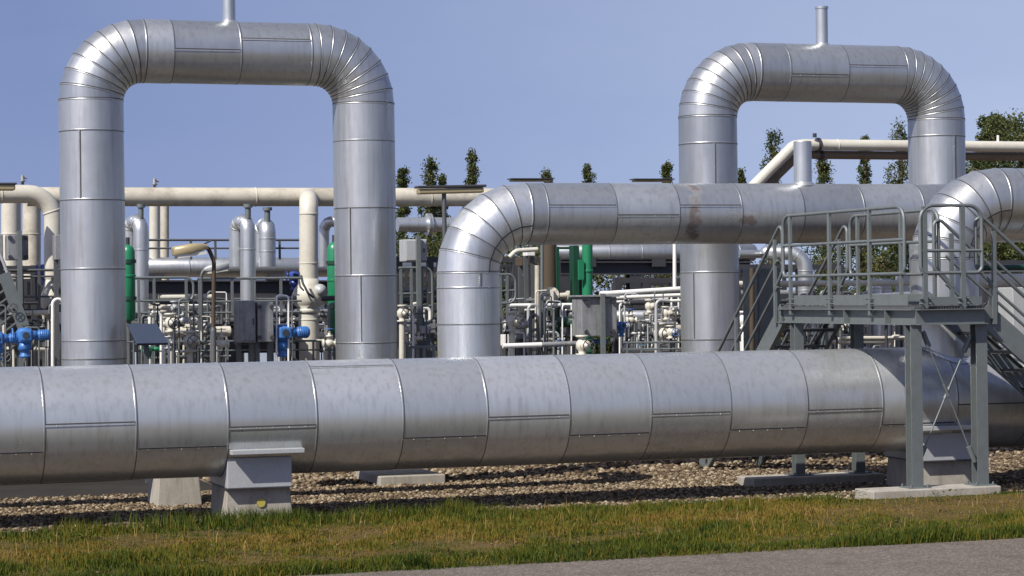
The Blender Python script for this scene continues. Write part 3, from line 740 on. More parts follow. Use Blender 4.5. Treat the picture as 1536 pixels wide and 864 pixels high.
def actuator(label, px, py, t, size, mat='blue', barrel=1, group=None):
    """electric valve actuator: gear case, motor barrel, terminal box with dial, lower gearbox, handwheel"""
    o = Q(px, py, t); k = size*mpp(px, t)
    th = thing('valve_actuator', label, 'actuator', o-UP*k*.9, group)
    m1 = MB(); m1.lathes(o-UP*k*.32, UP, [(0, 0), (0, k*.30), (k*.08, k*.36), (k*.5, k*.36), (k*.62, k*.26), (k*.66, 0)], 20); m1.build('gear_case', mat, th)
    m1 = MB(); a = o+D*barrel*k*.3; m1.lathes(a, D*barrel, [(0, k*.2), (k*.2, k*.2), (k*.21, k*.16), (k*.26, k*.16), (k*.27, k*.22), (k*.72, k*.22), (k*.78, k*.14), (k*.78, 0)], 18)
    for q in range(5): m1.lathe(a+D*barrel*k*(.32+q*.08), D*barrel, [(0, k*.22), (0, k*.245), (k*.025, k*.245), (k*.025, k*.22)], 18)
    m1.build('motor', mat, th)
    m1 = MB(); c = o-T*k*.42; m1.box(c, D*k*.24, T*k*.14, UP*k*.22); tb = m1.build('terminal_box', mat, th, k*.05)
    m1 = MB(); m1.lathe(c-T*(k*.14), -T, [(0, k*.15), (k*.03, k*.14), (k*.03, 0)], 18); m1.build('dial', 'glass', tb)
    m1 = MB(); m1.lathes(o-UP*k*.95, UP, [(0, 0), (0, k*.26), (k*.1, k*.26), (k*.12, k*.2), (k*.3, k*.2), (k*.32, k*.3), (k*.62, k*.3), (k*.63, 0)], 18); m1.build('gearbox', mat, th)
    m1 = MB(); wc = o-D*barrel*k*.52; ring = [wc+T*(k*.3*math.cos(a))+UP*(k*.3*math.sin(a)) for a in [2*PI*i/16 for i in range(17)]]
    m1.tube(ring, k*.035, 6); m1.cyl(wc, wc+D*barrel*k*.2, k*.05, 8)
    for i in range(3): m1.cyl(wc, wc+T*(k*.3*math.cos(i*2.09))+UP*(k*.3*math.sin(i*2.09)), k*.025, 6)
    m1.build('handwheel', mat, th); return th
def hand_valve(label, O, k, ax, mat='cream', wheelmat='dark', group=None):
    """gate valve of size k: flanged body along ax, bonnet, stem, handwheel"""
    O = V(O); ax = V(ax); th = thing('hand_valve', label, 'valve', O-UP*k*.5, group)
    m1 = MB(); m1.lathes(O-ax*k*.6, ax, [(0, 0), (0, k*.38), (k*.12, k*.38), (k*.13, k*.2), (k*.3, k*.24), (k*.45, k*.36), (k*.75, k*.36), (k*.9, k*.24), (k*1.07, k*.2), (k*1.08, k*.38), (k*1.2, k*.38), (k*1.2, 0)], 18)
    m1.build('body', mat, th)
    dr = UP if abs(ax.z) < .5 else -T
    m1 = MB(); m1.lathes(O+dr*k*.25, dr, [(0, 0), (0, k*.2), (k*.3, k*.2), (k*.31, k*.32), (k*.42, k*.32), (k*.43, k*.14), (k*.75, k*.09), (k*.75, 0)], 14); bn = m1.build('bonnet', mat, th)
    m1 = MB(); m1.cyl(O+dr*k*.9, O+dr*k*1.35, k*.045, 8); m1.build('stem', 'galv', bn)
    e1 = dr.orthogonal().normalized(); e2 = dr.cross(e1); wc = O+dr*k*1.22
    m1 = MB(); m1.tube([wc+e1*(k*.36*math.cos(a))+e2*(k*.36*math.sin(a)) for a in [2*PI*i/18 for i in range(19)]], k*.035, 6)
    for i in range(4): m1.cyl(wc, wc+e1*(k*.36*math.cos(i*PI/2))+e2*(k*.36*math.sin(i*PI/2)), k*.03, 6)
    m1.build('handwheel', wheelmat, th); return th
def relief(label, px, py, t, k):
    o = Q(px, py, t); th = thing('relief_valve', label, 'valve', o)
    m1 = MB(); m1.lathes(o, UP, [(-.03, 0), (-.03, k*.25), (k*.5, k*.2), (k*.52, k*.4), (k*.7, k*.4), (k*.72, k*.2), (k*1.2, k*.28), (k*1.5, k*.1), (k*1.5, 0)], 12); m1.build('body', 'grey', th)
    m1 = MB(); m1.cyl(o+UP*k*1.0, o+UP*k*1.05+D*k*.6, k*.14, 8); m1.build('outlet', 'grey', th)

# --- high cream pipes
pipe('cream_header_pipe', 'long cream pipe with mouldy underside running behind both legs of the left silver loop', 'pipe', [(40, 295, 11), (745, 296, 11)], 29, 'creamdirty', flanges=(), rings=(.18, .47, .66, .85))
relief('small relief valve standing on the cream pipe inside the left loop', 232, 283, 11, .11)
relief('small relief valve standing on the bent cream pipe at the left edge', 34, 278, 9.2, .10)
pipe('cream_elbow_pipe', 'cream pipe entering at the left edge and bending down beside the left silver loop', 'pipe', [(-80, 291, 9), (80, 291, 9), (80, 418, 9)], 28, 'cream', 1.35, rings=(.3, .62))
th = thing('ball_valve', 'cream ball valve below the bent cream pipe at the left', 'valve', Q(80, 545, 9))
k = mpp(80, 9)
m1 = MB(); m1.lathes(Q(80, 476, 9), UP, [(0, 0), (0, 13*k), (12*k, 13*k), (16*k, 19*k), (30*k, 19*k), (42*k, 14*k), (58*k, 12*k), (60*k, 0)], 20); m1.build('body', 'cream', th)
m1 = MB(); m1.cyl(Q(80, 477, 9), Q(80, 600, 9), 10*k, 16); m1.build('stub_pipe', 'cream', th)
m1 = MB(); m1.lathes(Q(86, 432, 9)-T*.12, -T, [(0, 0), (0, .10), (.05, .10), (.06, .06), (.14, .06), (.14, 0)], 14); m1.build('operator', 'dark', th)
for i, (x0, x1) in enumerate(((2, 31), (34, 61))):
    pipe('vent_column', ['wide cream column at the left edge below the bent cream pipe', 'wide cream column second from the left edge in shade of the pipe'][i], 'column', [((x0+x1)/2, 300, 14+i*1.2), ((x0+x1)/2, 470, 14+i*1.2)], x1-x0, 'cream' if i == 0 else 'creamdirty', rings=(.3,))
pipe('vent_column', 'grey cream column standing inside the left loop under the header pipe', 'column', [(232, 304, 14), (232, 470, 14)], 16, 'cream')
pipe('vent_column', 'narrow brownish column just right of the grey cream column', 'column', [(247, 308, 15), (247, 470, 15)], 13, 'creamdirty')

# --- silver goosenecks
def goose(label, x0, x1, ytop, y0, y1, t, d0, d1, stub, mat='clad_bright'):
    th = thing('gooseneck_pipe', label, 'gooseneck pipe', Q(x1, y1, t))
    r0, r1 = d0*mpp(x0, t)/2, d1*mpp(x1, t)/2
    A, B, Cc, E = Q(x0, y0, t+.25), Q(x0, ytop+d1*.5, t+.25), Q(x1, ytop+d1*.5, t), Q(x1, y1, t)
    path = fillet([A, B, Cc, E], max((Cc-B).length*.48, r1*1.02), 8)
    m1 = MB(); m1.tube(path, r1, 24)
    c = [p for p in path]
    for q in (3, 6, 10, 13):
        if q < len(c)-1:
            ax = (c[q+1]-c[q-1]).normalized(); m1.lathe(c[q]-ax*.008, ax, [(0, r1), (.004, r1+.006), (.012, r1+.006), (.016, r1)], 24)
    for q in (.3, .62):
        p = Cc.lerp(E, q); m1.lathe(p+UP*.01, -UP, [(0, r1), (.006, r1+.007), (.018, r1+.007), (.024, r1)], 24)
    m1.build('bend', mat, th)
    if stub:
        w = stub*mpp(x1, t)/2; top = Q(x1, ytop-16, t)
        m1 = MB(); m1.cyl(Cc+UP*r1*.5, top, w, 12); m1.lathe(top-UP*.05, UP, [(0, w), (0, w*1.6), (.05, w*1.6), (.05, 0)], 12); m1.build('vent_stub', 'galv', th)
    return th
goose('silver gooseneck pipe beside the green cylinder at the left loop leg', 195, 211.5, 322, 470, 470, 8.5, 20, 23, 8)
goose('silver gooseneck pipe in the middle of the left loop above the grey cabinets', 355, 372, 322, 400, 468, 8.5, 21, 23, 9)
goose('wide silver gooseneck pipe right of the middle one, ending at the vessel', 394, 401, 327, 395, 400, 12.5, 20, 25, 9)
goose('small silver gooseneck pipe tucked against the right leg of the left loop', 486, 512, 324, 400, 360, 10, 16, 16, 0)

# --- vessels and girders
def vessel(label, x0, x1, yc, d, t, mat='clad', bands=6):
    A, B = Q(x0, yc, t), Q(x1, yc, t); r = d*mpp(x0, t)/2; ax = (B-A).normalized(); L = (B-A).length
    th = thing('horizontal_vessel', label, 'vessel', (A+B)/2-UP*r)
    m1 = MB(); m1.lathes(A, ax, [(-r*.45, 0), (-r*.4, r*.4), (-r*.2, r*.8), (0, r), (L, r), (L+r*.2, r*.8), (L+r*.4, r*.4), (L+r*.45, 0)], 32)
    for i in range(bands): m1.lathe(A+ax*L*(i+.5)/bands, ax, [(-.012, r), (-.006, r+.007), (.006, r+.007), (.012, r)], 32)
    m1.build('shell', mat, th)
    for q in (.15, .5, .85):
        c = A+ax*L*q; m1 = MB(); m1.box(c-UP*r*1.15, ax*.12, T*r*.8, UP*r*.5); m1.build('saddle', 'dark', th)
    return th
vessel('long silver horizontal vessel behind the rails inside the left loop', 150, 660, 401, 30, 14)
vessel('silver horizontal vessel above the dark girder right of the green column', 835, 1130, 379, 26, 12)
vessel('pale silver vessel low behind the white pipes right of the grey cabinet', 925, 1120, 474, 17, 10.5, 'clad_bright', 5)
def girder(label, x0, x1, y0, y1, t, legs=(), mat='dark'):
    A, B = Q(x0, (y0+y1)/2, t), Q(x1, (y0+y1)/2, t); h = (y1-y0)*mpp(x0, t)
    th = thing('steel_girder', label, 'girder', (A+B)/2-UP*h)
    m1 = MB(); ibeam(m1, A, B, h, .22, UP, .025, .02); m1.build('beam', mat, th)
    for q in legs:
        c = A.lerp(B, q); m1 = MB(); ibeam(m1, W(0, 0, 0)+V((c.x, c.y-OY, 0)), c-UP*h*.52, .2, .2, T); m1.build('leg', mat, th)
girder('deep dark steel girder under the vessel inside the left loop', 150, 520, 420, 447, 13, (.1, .42, .8))
girder('dark steel girder under the vessel right of the green column', 830, 1125, 392, 412, 12, (.05, .4, .75))
girder('narrow dark girder low behind the rails inside the left loop', 195, 470, 486, 497, 9.5, (.15, .55, .9))
girder('dark lower girder left of the left loop', -60, 95, 404, 411, 10, (.3, .8))

# --- green equipment
def bottle(label, px, y0, y1, d, t):
    r = d*mpp(px, t)/2; o = Q(px, y1, t); L = (Q(px, y0, t)-o).length
    th = thing('gas_cylinder', label, 'cylinder', o)
    m1 = MB(); m1.lathes(o, UP, [(-r*.5, 0), (-r*.4, r*.5), (0, r), (L-r, r), (L-r*.4, r*.8), (L, r*.35), (L, 0)], 22); m1.lathe(o+UP*L*.56, UP, [(0, r), (.006, r+.01), (.03, r+.01), (.036, r)], 22); m1.build('body', 'green', th)
    m1 = MB(); m1.cyl(o+UP*(L-.01), o+UP*(L+.10), r*.3, 8); m1.build('valve_cap', 'dark', th)
    for q in (.25, .75): m1 = MB(); m1.lathe(o+UP*L*q, UP, [(0, r), (0, r+.018), (.05, r+.018), (.05, r)], 22); m1.build('clamp_band', 'dkgreen', th)
    m1 = MB(); m1.cyl(o-UP*r*.3, V((o.x, o.y, 0)), r*.35, 10); m1.build('stand', 'galvdark', th)
bottle('tall green cylinder beside the left leg of the left loop', 193, 367, 478, 21, 7.5)
bottle('tall green cylinder peeking from behind the right leg of the left loop', 503, 363, 497, 22, 8)
th = thing('green_column', 'bright green pipe column above the grey cabinet under the overhead pipe', 'column', Q(881, 545, 9))
m1 = MB(); r = 8*mpp(881, 9); a, b = Q(881, 340, 9), Q(881, 560, 9); m1.cyl(b, a, r, 20)
for q in (408, 470): c = Q(881, q, 9); m1.lathe(c, UP, [(0, r), (.006, r+.014), (.03, r+.014), (.036, r)], 20)
m1.build('pipe_shaft', 'green', th)
m1 = MB(); s0, z1 = ST(864, 390, 9); s1, z0 = ST(873, 420, 9); m1.fbox(s0, s1, 8.9, 8.93, z0, z1); m1.build('gusset_plate', 'green', th, .005)
m1 = MB(); s0, z1 = ST(862, 368, 9); s1, z0 = ST(872, 545, 9); m1.fbox(s0, s1, 9.05, 9.25, z0, z1); m1.build('web_post', 'dkgreen', th)
def frame(name, label, x0, x1, y0, y1, t, mat, w=.09, rows=(0,), cols=(0, 1), rad=None, cat='frame'):
    """upright steel frame: posts at column fractions, cross beams at row fractions of the height"""
    A, B = Q(x0, y0, t), Q(x1, y0, t); zb = Q(x0, y1, t).z; h = A.z-zb
    th = thing(name, label, cat, (A+B)/2-UP*h)
    for c in cols:
        p = A.lerp(B, c); m1 = MB(); m1.bar(V((p.x, p.y, 0)), p, w, w, D); m1.build('post', mat, th)
    for q in rows:
        m1 = MB(); m1.bar(A-UP*(h*q+w*.5)-T*.003, B-UP*(h*q+w*.5)-T*.003, w*.9, w*.86, T); m1.build('beam', mat, th)
    return th
frame('support_frame', 'dark green steel frame left of the green column', 836, 866, 370, 545, 9.4, 'dkgreen', .045, (0, .62))
pipe('green_pipe', 'short green pipe with a white flanged end left of the grey cabinet', 'pipe', [(838, 483, 8.6), (866, 483, 8.4)], 16, 'dkgreen', flanges=(.93,))

# --- lamps
th = thing('street_lamp', 'ochre headed lamp on a bent dark pole inside the left loop', 'lamp', Q(318, 545, 5.0))
k = mpp(318, 5.0)
m1 = MB(); base = Q(319, 545, 5.0); base.z = 0
m1.tube(fillet([Q(320, 500, 5.0), Q(321, 392, 5.0), Q(312, 371, 5.0), Q(300, 369, 5.0)], .18, 8), 3.1*k, 10); m1.build('pole', 'brown', th)
m1 = MB(); m1.cyl(base, Q(320, 496, 5.0), 4.6*k, 12); m1.lathe(Q(320, 497, 5.0), UP, [(0, 4.6*k), (.05, 3.2*k)], 12); m1.build('lower_pole', 'galvdark', th)
def lamp_head(th, A, B, w, h, top, lens):
    ax = (B-A).normalized(); up = T.cross(ax)*-1
    if up.z < 0: up = -up
    n = 8; rings = []
    for q, sc in ((0, .72), (.05, .95), (.55, 1), (.80, .85), (1, .42)):
        c = A.lerp(B, q); rings.append([c+T*(w*sc*math.copysign(abs(math.cos(a))**.45, math.cos(a)))+up*(h*sc*max(-.35, math.copysign(abs(math.sin(a))**.5, math.sin(a))*.62)) for a in [2*PI*(i+.5)/16 for i in range(16)]])
    m1 = MB(); m1.loft(rings, True, True, True); hd = m1.build('lamp_head', top, th)
    m1 = MB(); rr = [[A.lerp(B, q)+T*(w*.85*s_)-up*h*.37 for s_ in (-1, 1)] for q in (.08, .9)]
    c = [p for r_ in rr for p in r_]; c2 = [p-up*h*.25 for p in c]
    m1.add(c+c2, [(0, 1, 3, 2), (4, 6, 7, 5), (0, 4, 5, 1), (2, 3, 7, 6), (0, 2, 6, 4), (1, 5, 7, 3)]); m1.build('lens', lens, hd)
lamp_head(th, Q(259, 379, 5.0), Q(311, 371, 5.0), .15, .13, 'ochre', 'lens')
m1 = MB(); m1.cyl(Q(306, 366, 5.0), Q(318, 360, 5.0), .012, 6); m1.build('bracket', 'dark', th)
th = thing('street_lamp', 'smaller grey headed lamp on a thin bent pole right behind the ochre headed lamp', 'lamp', Q(303, 545, 8))
m1 = MB(); base = Q(302, 545, 8); base.z = 0; m1.tube(fillet([base, Q(302, 412, 8), Q(308, 402, 8), Q(316, 402, 8)], .12, 8), .022, 8); m1.build('pole', 'galvdark', th)
lamp_head(th, Q(342, 399, 8), Q(306, 405, 8), .10, .10, 'pale', 'lens')
th = thing('flood_lamp', 'long flat tube lamp on a thin post left of the overhead pipe bend', 'lamp', Q(668, 345, 7.5))
A, B = Q(624, 284, 7.5), Q(727, 282, 7.5)
m1 = MB(); m1.bar(A+UP*.03, B+UP*.03, .20, .035, T); hd = m1.build('lamp_canopy', 'dark', th, .01)
m1 = MB(); m1.bar(A.lerp(B, .02)-UP*.035, A.lerp(B, .97)-UP*.03, .15, .075, T); m1.build('lamp_body', 'ochre', th, .02)
m1 = MB(); p = Q(666, 290, 7.5); m1.cyl(V((p.x, p.y, 0)), p, .032, 10); m1.build('post', 'galvdark', th)
th = thing('flood_lamp', 'flat tube lamp cut by the left edge above the bent cream pipe', 'lamp', Q(0, 400, 8.5))
m1 = MB(); m1.bar(Q(-40, 281, 8.5), Q(22, 281, 8.5), .20, .09, T); m1.build('lamp_body', 'ochre', th, .02)
m1 = MB(); m1.bar(Q(-42, 276, 8.5), Q(24, 276, 8.5), .24, .03, T); m1.build('lamp_canopy', 'dark', th, .01)
m1 = MB(); p = Q(-12, 286, 8.5); m1.cyl(V((p.x, p.y, 0)), p, .032, 10); m1.build('post', 'galvdark', th)
for (a, b, y, lab) in ((764, 828, 268.5, 'left'), (948, 1008, 269, 'right')):
    th = thing('flood_lamp', 'flat lamp canopy just showing above the overhead pipe, '+('near its bend' if lab == 'left' else 'left of the right loop'), 'lamp', Q((a+b)/2, 400, 13))
    m1 = MB(); m1.bar(Q(a, y, 13), Q(b, y, 13), .25, .018, T); m1.build('lamp_canopy', 'dark', th)
    m1 = MB(); m1.bar(Q(a+2, y+2.6, 13), Q(b-2, y+2.6, 13), .2, .03, T); m1.build('lamp_body', 'ochre', th, .02)
    m1 = MB(); p = Q((a+b)/2, y+6, 13); m1.cyl(V((p.x, p.y, 0)), p, .035, 8); m1.build('post', 'galvdark', th)

# --- cabinets, boxes, panel
boxthing('junction_box', 'dark grey junction box on a post at the left below the cream columns', 'box', 11, 43, 352, 390, 8, .3, 'grey', ('post', 'bolts'))
boxthing('junction_box', 'narrow grey box half hidden by the left loop leg', 'box', 82, 110, 352, 390, 7.5, .25, 'grey', ('leg',))
boxthing('junction_box', 'grey box cut by the left edge', 'box', -16, 5, 352, 392, 8.2, .3, 'grey', ('leg',))
boxthing('control_cabinet', 'dark grey cabinet in the left loop standing left of its twin', 'cabinet', 358, 384, 451, 514, 6.8, .35, 'grey', ('door', 'leg'))
boxthing('control_cabinet', 'weathered grey cabinet in the left loop standing right of its twin', 'cabinet', 386, 411, 453, 513, 6.8, .35, 'grey', ('bolts', 'leg'))
boxthing('control_cabinet', 'large weathered grey cabinet on a post below the green column', 'cabinet', 872, 926, 446, 504, 6.6, .4, 'grey', ('bolts', 'post', 'hood'))
boxthing('junction_box', 'pale grey box on the pipe rack between the left loop and the overhead pipe', 'box', 607, 641, 359, 392, 8, .3, 'pale', ('door', 'post'))
boxthing('junction_box', 'low teal grey box on the pipe rack under the pale grey box', 'box', 611, 634, 479, 501, 8.4, .3, 'grey', ('leg',))
boxthing('junction_box', 'low dark box right beside the teal grey box', 'box', 638, 654, 480, 500, 8.5, .3, 'grey', ('leg',))
boxthing('control_cabinet', 'tall blue grey cabinet behind the left platform stair', 'cabinet', 1135, 1172, 402, 540, 6.0, .5, 'galv', ('door',))
boxthing('junction_box', 'small white box behind the overhead pipe bend', 'box', 790, 803, 375, 384, 9, .2, 'white', ('leg',))
boxthing('junction_box', 'brownish box under the small white box', 'box', 782, 806, 386, 399, 9.3, .3, 'brown', ('leg',))
boxthing('control_cabinet', 'white enclosure at the right edge behind the right stair', 'cabinet', 1519, 1560, 431, 520, 5.5, .5, 'pale', ('leg',))
th = thing('tilted_panel', 'dark blue grey tilted panel in front of the left loop leg', 'panel', Q(222, 545, 5.0))
s0, z1 = ST(196, 486, 5.0); s1, z0 = ST(248, 514, 5.0); m1 = MB()
m1.add([W(s0, 5.25, z1), W(s1-.06, 5.25, z1), W(s1+.02, 4.9, z0), W(s0+.06, 4.9, z0)]+[W(s0, 5.28, z1-.03), W(s1-.06, 5.28, z1-.03), W(s1+.02, 4.93, z0-.03), W(s0+.06, 4.93, z0-.03)],
       [(3, 2, 1, 0), (4, 5, 6, 7), (0, 1, 5, 4), (1, 2, 6, 5), (2, 3, 7, 6), (3, 0, 4, 7)]); m1.build('plate', 'panel', th, .005)
m1 = MB(); p = W((s0+s1)/2, 5.15, 0); m1.bar(p, p+UP*(z0+.1), .06, .06, D); m1.build('post', 'galvdark', th)

# --- valve column with ball valve inside the left loop
th = thing('valve_column', 'cream upright pipe with a large ball valve between lamp post and right loop leg', 'pipe', Q(463, 545, 9))
k = mpp(463, 9); m1 = MB(); m1.tube(fillet([Q(463, 418, 9), Q(463, 300, 9), Q(463, 297, 11)], .26, 8), 14.2*k, 24)
for q in (322, 396): m1.lathe(Q(463, q, 9), UP, [(0, 14*k), (.005, 14*k+.008), (.02, 14*k+.008), (.025, 14*k)], 24)
m1.build('upper_pipe', 'cream', th)
m1 = MB(); m1.lathes(Q(463, 470, 9), UP, [(0, 0), (0, 17*k), (7*k, 18*k), (8*k, 15*k), (13*k, 22*k), (24*k, 25*k), (36*k, 22*k), (43*k, 16*k), (52*k, 15.5*k), (52*k, 0)], 26); bv = m1.build('ball_body', 'cream', th)
m1 = MB(); m1.lathes(Q(476, 436, 9)-T*.12, V((.25, -1, 0)), [(0, 0), (0, 10*k), (.08, 10*k), (.09, 7*k), (.16, 6*k), (.16, 0)], 16); m1.build('operator_hub', 'pale', bv)
m1 = MB(); m1.tube(fillet([Q(452, 414, 8.7), Q(454, 424, 8.55), Q(462, 440, 8.5), Q(470, 446, 8.6)], .05, 5), .018, 8); m1.tube(fillet([Q(448, 418, 8.7), Q(450, 430, 8.6), Q(456, 436, 8.6)], .05, 5), .014, 8); m1.build('drain_tube', 'dark', bv)
m1 = MB(); b = Q(465, 545, 9); b.z = 0; m1.cyl(b, Q(463, 471, 9), 15.5*k, 24); m1.lathe(Q(463, 478, 9), -UP, [(0, 15.5*k), (.005, 15.5*k+.008), (.02, 15.5*k+.008), (.025, 15.5*k)], 24); m1.build('lower_pipe', 'cream', th)

# --- actuators
actuator('blue valve actuator left of the left loop leg with dark dial facing the viewer', 37, 503, 6.6, 35, 'blue', 1)
actuator('blue valve actuator cut by the left edge', -6, 508, 6.6, 34, 'blue', 1)
actuator('blue valve actuator left of the cream upright pipe with ball valve', 424, 499, 7, 38, 'blue', 1)
actuator('dark blue actuator high on the left of the ball valve', 441, 414, 9.2, 22, 'darkblue', 1)
actuator('small blue actuator right of the large weathered cabinet', 932, 488, 7.2, 18, 'blue', -1)
actuator('dark blue actuator behind the rails beside the bent cream pipe', 68, 404, 9.6, 24, 'darkblue', 1)
actuator('low blue actuator under the large weathered cabinet', 903, 512, 7.0, 15, 'blue', -1)
actuator('dark green actuator low beside the tilted panel', 223, 524, 7, 15, 'green', 1)

# --- railings and racks
railing('dark walkway railing along the vessel top behind the left loop', [(150, 360, 13), (455, 360, 13)], 30, (.05, .2, .44, .56, .66, .88), mids=(.42,))
railing('grey guard railing at mid height inside the left loop with rounded end', [(180, 417, 8), (290, 416, 8)], 60, (.25, .46, .9), 'galv', (.58, .88), loopend=True)
railing('grey guard railing continuing right of the rounded one to the valve column', [(296, 418, 8), (452, 417, 8)], 56, (.02, .33, .52, .8), 'galv', (.62, .92))
railing('grey pipe rack railing between the left loop and the overhead riser', [(598, 402, 8), (648, 401, 8)], 138, (.06, .37, .68), 'galv', (.28, .42, .6), loopend=True)
railing('dark double railing at the left below the junction boxes', [(-40, 406, 8.8), (100, 405, 8.8)], 80, (.3, .52, .7, .92), 'galvdark', (.12, .5, .75))
railing('low grey railing along the front of the valves inside the left loop', [(190, 513, 7.6), (500, 511, 7.6)], 40, (.05, .12, .2, .33, .4, .48, .62, .7, .75, .9), 'galv', (.35,), r=.015, pw=.026)
railing('pale low railing right of the large weathered cabinet', [(935, 514, 6.2), (1040, 513, 6.2)], 34, (.05, .25, .5, .75, .95), 'galv', (.3,), r=.015, pw=.026)
railing('grey railing with rounded top left of the brown column', [(748, 412, 8), (773, 411, 8)], 70, (.1, .5), 'galv', (.35, .6), loopend=True)
railing('pale low railing under the boxes left of the overhead riser', [(612, 521, 6.2), (660, 520, 6.2)], 26, (.06, .3, .5, .8), 'galv', ())
railing('grey yard railing far behind the platform', [(1100, 462, 9), (1400, 460, 9)], 60, (.1, .3, .5, .7, .9), 'galvdark', (.5,))
railing('dark yard railing at the right edge behind the right stair', [(1475, 408, 8), (1570, 407, 8)], 80, (.1, .4, .62, .9), 'galvdark', (.3, .6))
for i, (x0, x1, y0, y1, t, rows, cols) in enumerate(((-30, 100, 398, 545, 11, (0, .3, .55, .8), (.25, .45, .62, .8, .97)), (195, 345, 440, 545, 10.6, (0, .45, .75), (0, .2, .55, 1)),
        (330, 500, 448, 545, 10.6, (0, .4, .7), (0, .3, .6, 1)), (598, 660, 385, 545, 11.5, (0, .2, .45, .7), (0, .4, .75, 1)), (745, 835, 385, 545, 11, (0, .22, .4, .66, .85), (0, .3, .5, 1)),
        (925, 1030, 416, 545, 11, (0, .3, .62), (0, .4, .8)), (1105, 1260, 396, 545, 11, (0, .3, .55, .8), (0, .35, .6, 1)), (1250, 1400, 440, 545, 11.4, (0, .4, .75), (0, .3, .6, 1)), (1475, 1580, 390, 545, 11, (0, .3, .7), (0, .4, .8)))):
    where = ['left of the left loop', 'inside the left loop at its left', 'inside the left loop at its right', 'between the left loop and the overhead riser', 'left of the green column',
             'right of the large weathered cabinet', 'behind the left platform stair', 'behind the platform deck', 'behind the right stair'][i]
    frame('pipe_rack', 'dark steel pipe rack '+where, x0, x1, y0, y1, t, 'dark', .10, rows, cols, cat='pipe rack')
for i, (x0, x1, y0, t, nc, nr, wh) in enumerate(((-30, 100, 418, 12.4, 9, 5, 'left of the left loop'), (195, 345, 452, 12, 11, 4, 'behind the lamp post'), (335, 510, 452, 12, 12, 4, 'behind the twin grey cabinets'),
        (596, 662, 400, 12.6, 6, 6, 'left of the overhead riser'), (744, 870, 396, 12.4, 10, 6, 'left of the large cabinet'), (920, 1035, 424, 12.6, 9, 4, 'right of the large cabinet'), (1100, 1200, 404, 12.6, 8, 5, 'behind the platform stair'),
        (1195, 1400, 446, 12.8, 14, 4, 'behind the platform beam'), (1470, 1590, 410, 12.4, 7, 5, 'behind the right stair'))):
    frame('pipe_support', 'fine dark grid of upright and level steel bars '+wh, x0, x1, y0, 545, t, 'dark', .055, [q/nr+rnd.uniform(-.05, .05) for q in range(1, nr)]+[0], sorted([0, 1]+[rnd.random() for _ in range(nc)]), cat='pipe support')
    for j in range(2):
        y = rnd.uniform(462, 528); tt_ = t-.8-rnd.random()*.8
        A_, B_ = Q(x0, y, tt_), Q(x1, y-1, tt_); th = thing('pipe_bundle', ('upper' if j == 0 else 'lower')+' dark bundle of level pipes '+wh, 'pipe bundle', (A_+B_)/2, 'dark pipe bundles in the racks')
        for q in range(3): m1 = MB(); m1.cyl(A_+UP*(q*.13)+T*q*.1, B_+UP*(q*.13)+T*q*.1, .05, 10); m1.build('pipe_run', ['dark', 'galvdark', 'grey'][q], th)
# ladder-like stair at the far left, braces
th = thing('access_stair', 'steep grey access stair at the left edge behind the blue actuators', 'stair', Q(18, 545, 7.4))
for a, b in (((6, 410, 7.4), (46, 520, 7.4)), ((-14, 424, 8.0), (28, 535, 8.0))):
    m1 = MB(); m1.bar(Q(*a), Q(*b), .05, .16, T); m1.build('stringer', 'galv', th)
for i in range(1, 9): q = i/9; m1 = MB(); m1.bar(Q(6, 410, 7.4).lerp(Q(46, 520, 7.4), q), Q(-14, 424, 8.0).lerp(Q(28, 535, 8.0), q), .15, .03, D); m1.build('tread', 'galvdark', th)
m1 = MB(); m1.cyl(Q(0, 380, 7.4), Q(42, 492, 7.4), .022, 8); m1.build('handrail', 'pale', th)

# --- columns and posts in the middle
pipe('brown_column', 'broad dark brown column under the overhead pipe left of the green frame', 'column', [(824, 350, 10), (824, 560, 10)], 22, 'brown')
pipe('grey_post', 'thin grey post just left of the broad brown column', 'post', [(813, 350, 8.8), (813, 520, 8.8)], 5, 'galv')
pipe('tan_post', 'weathered tan upright pipe left of the thin grey post', 'post', [(806, 398, 8.9), (806, 545, 8.9)], 8, 'creamdirty')
pipe('insulated_end', 'yellowish insulated pipe end in front of the broad brown column', 'pipe', [(826, 443, 9.0), (826, 443, 9.6)], 17, 'cream', flanges=(.5,))
pipe('white_post', 'thin white upright pipe left of the right loop leg', 'post', [(1012, 360, 9), (1012, 432, 9)], 6, 'white')
pipe('brown_post', 'rusty brown post in front of the blue grey cabinet', 'post', [(1128, 402, 5.4), (1128, 560, 5.4)], 8, 'brown')
pipe('red_post', 'post with red painted top behind the right stair', 'post', [(1491, 366, 4), (1491, 400, 4)], 8, 'red')
pipe('ochre_post', 'ochre lower post under the red painted top behind the right stair', 'post', [(1491, 400, 4), (1491, 560, 4)], 7.5, 'brown')

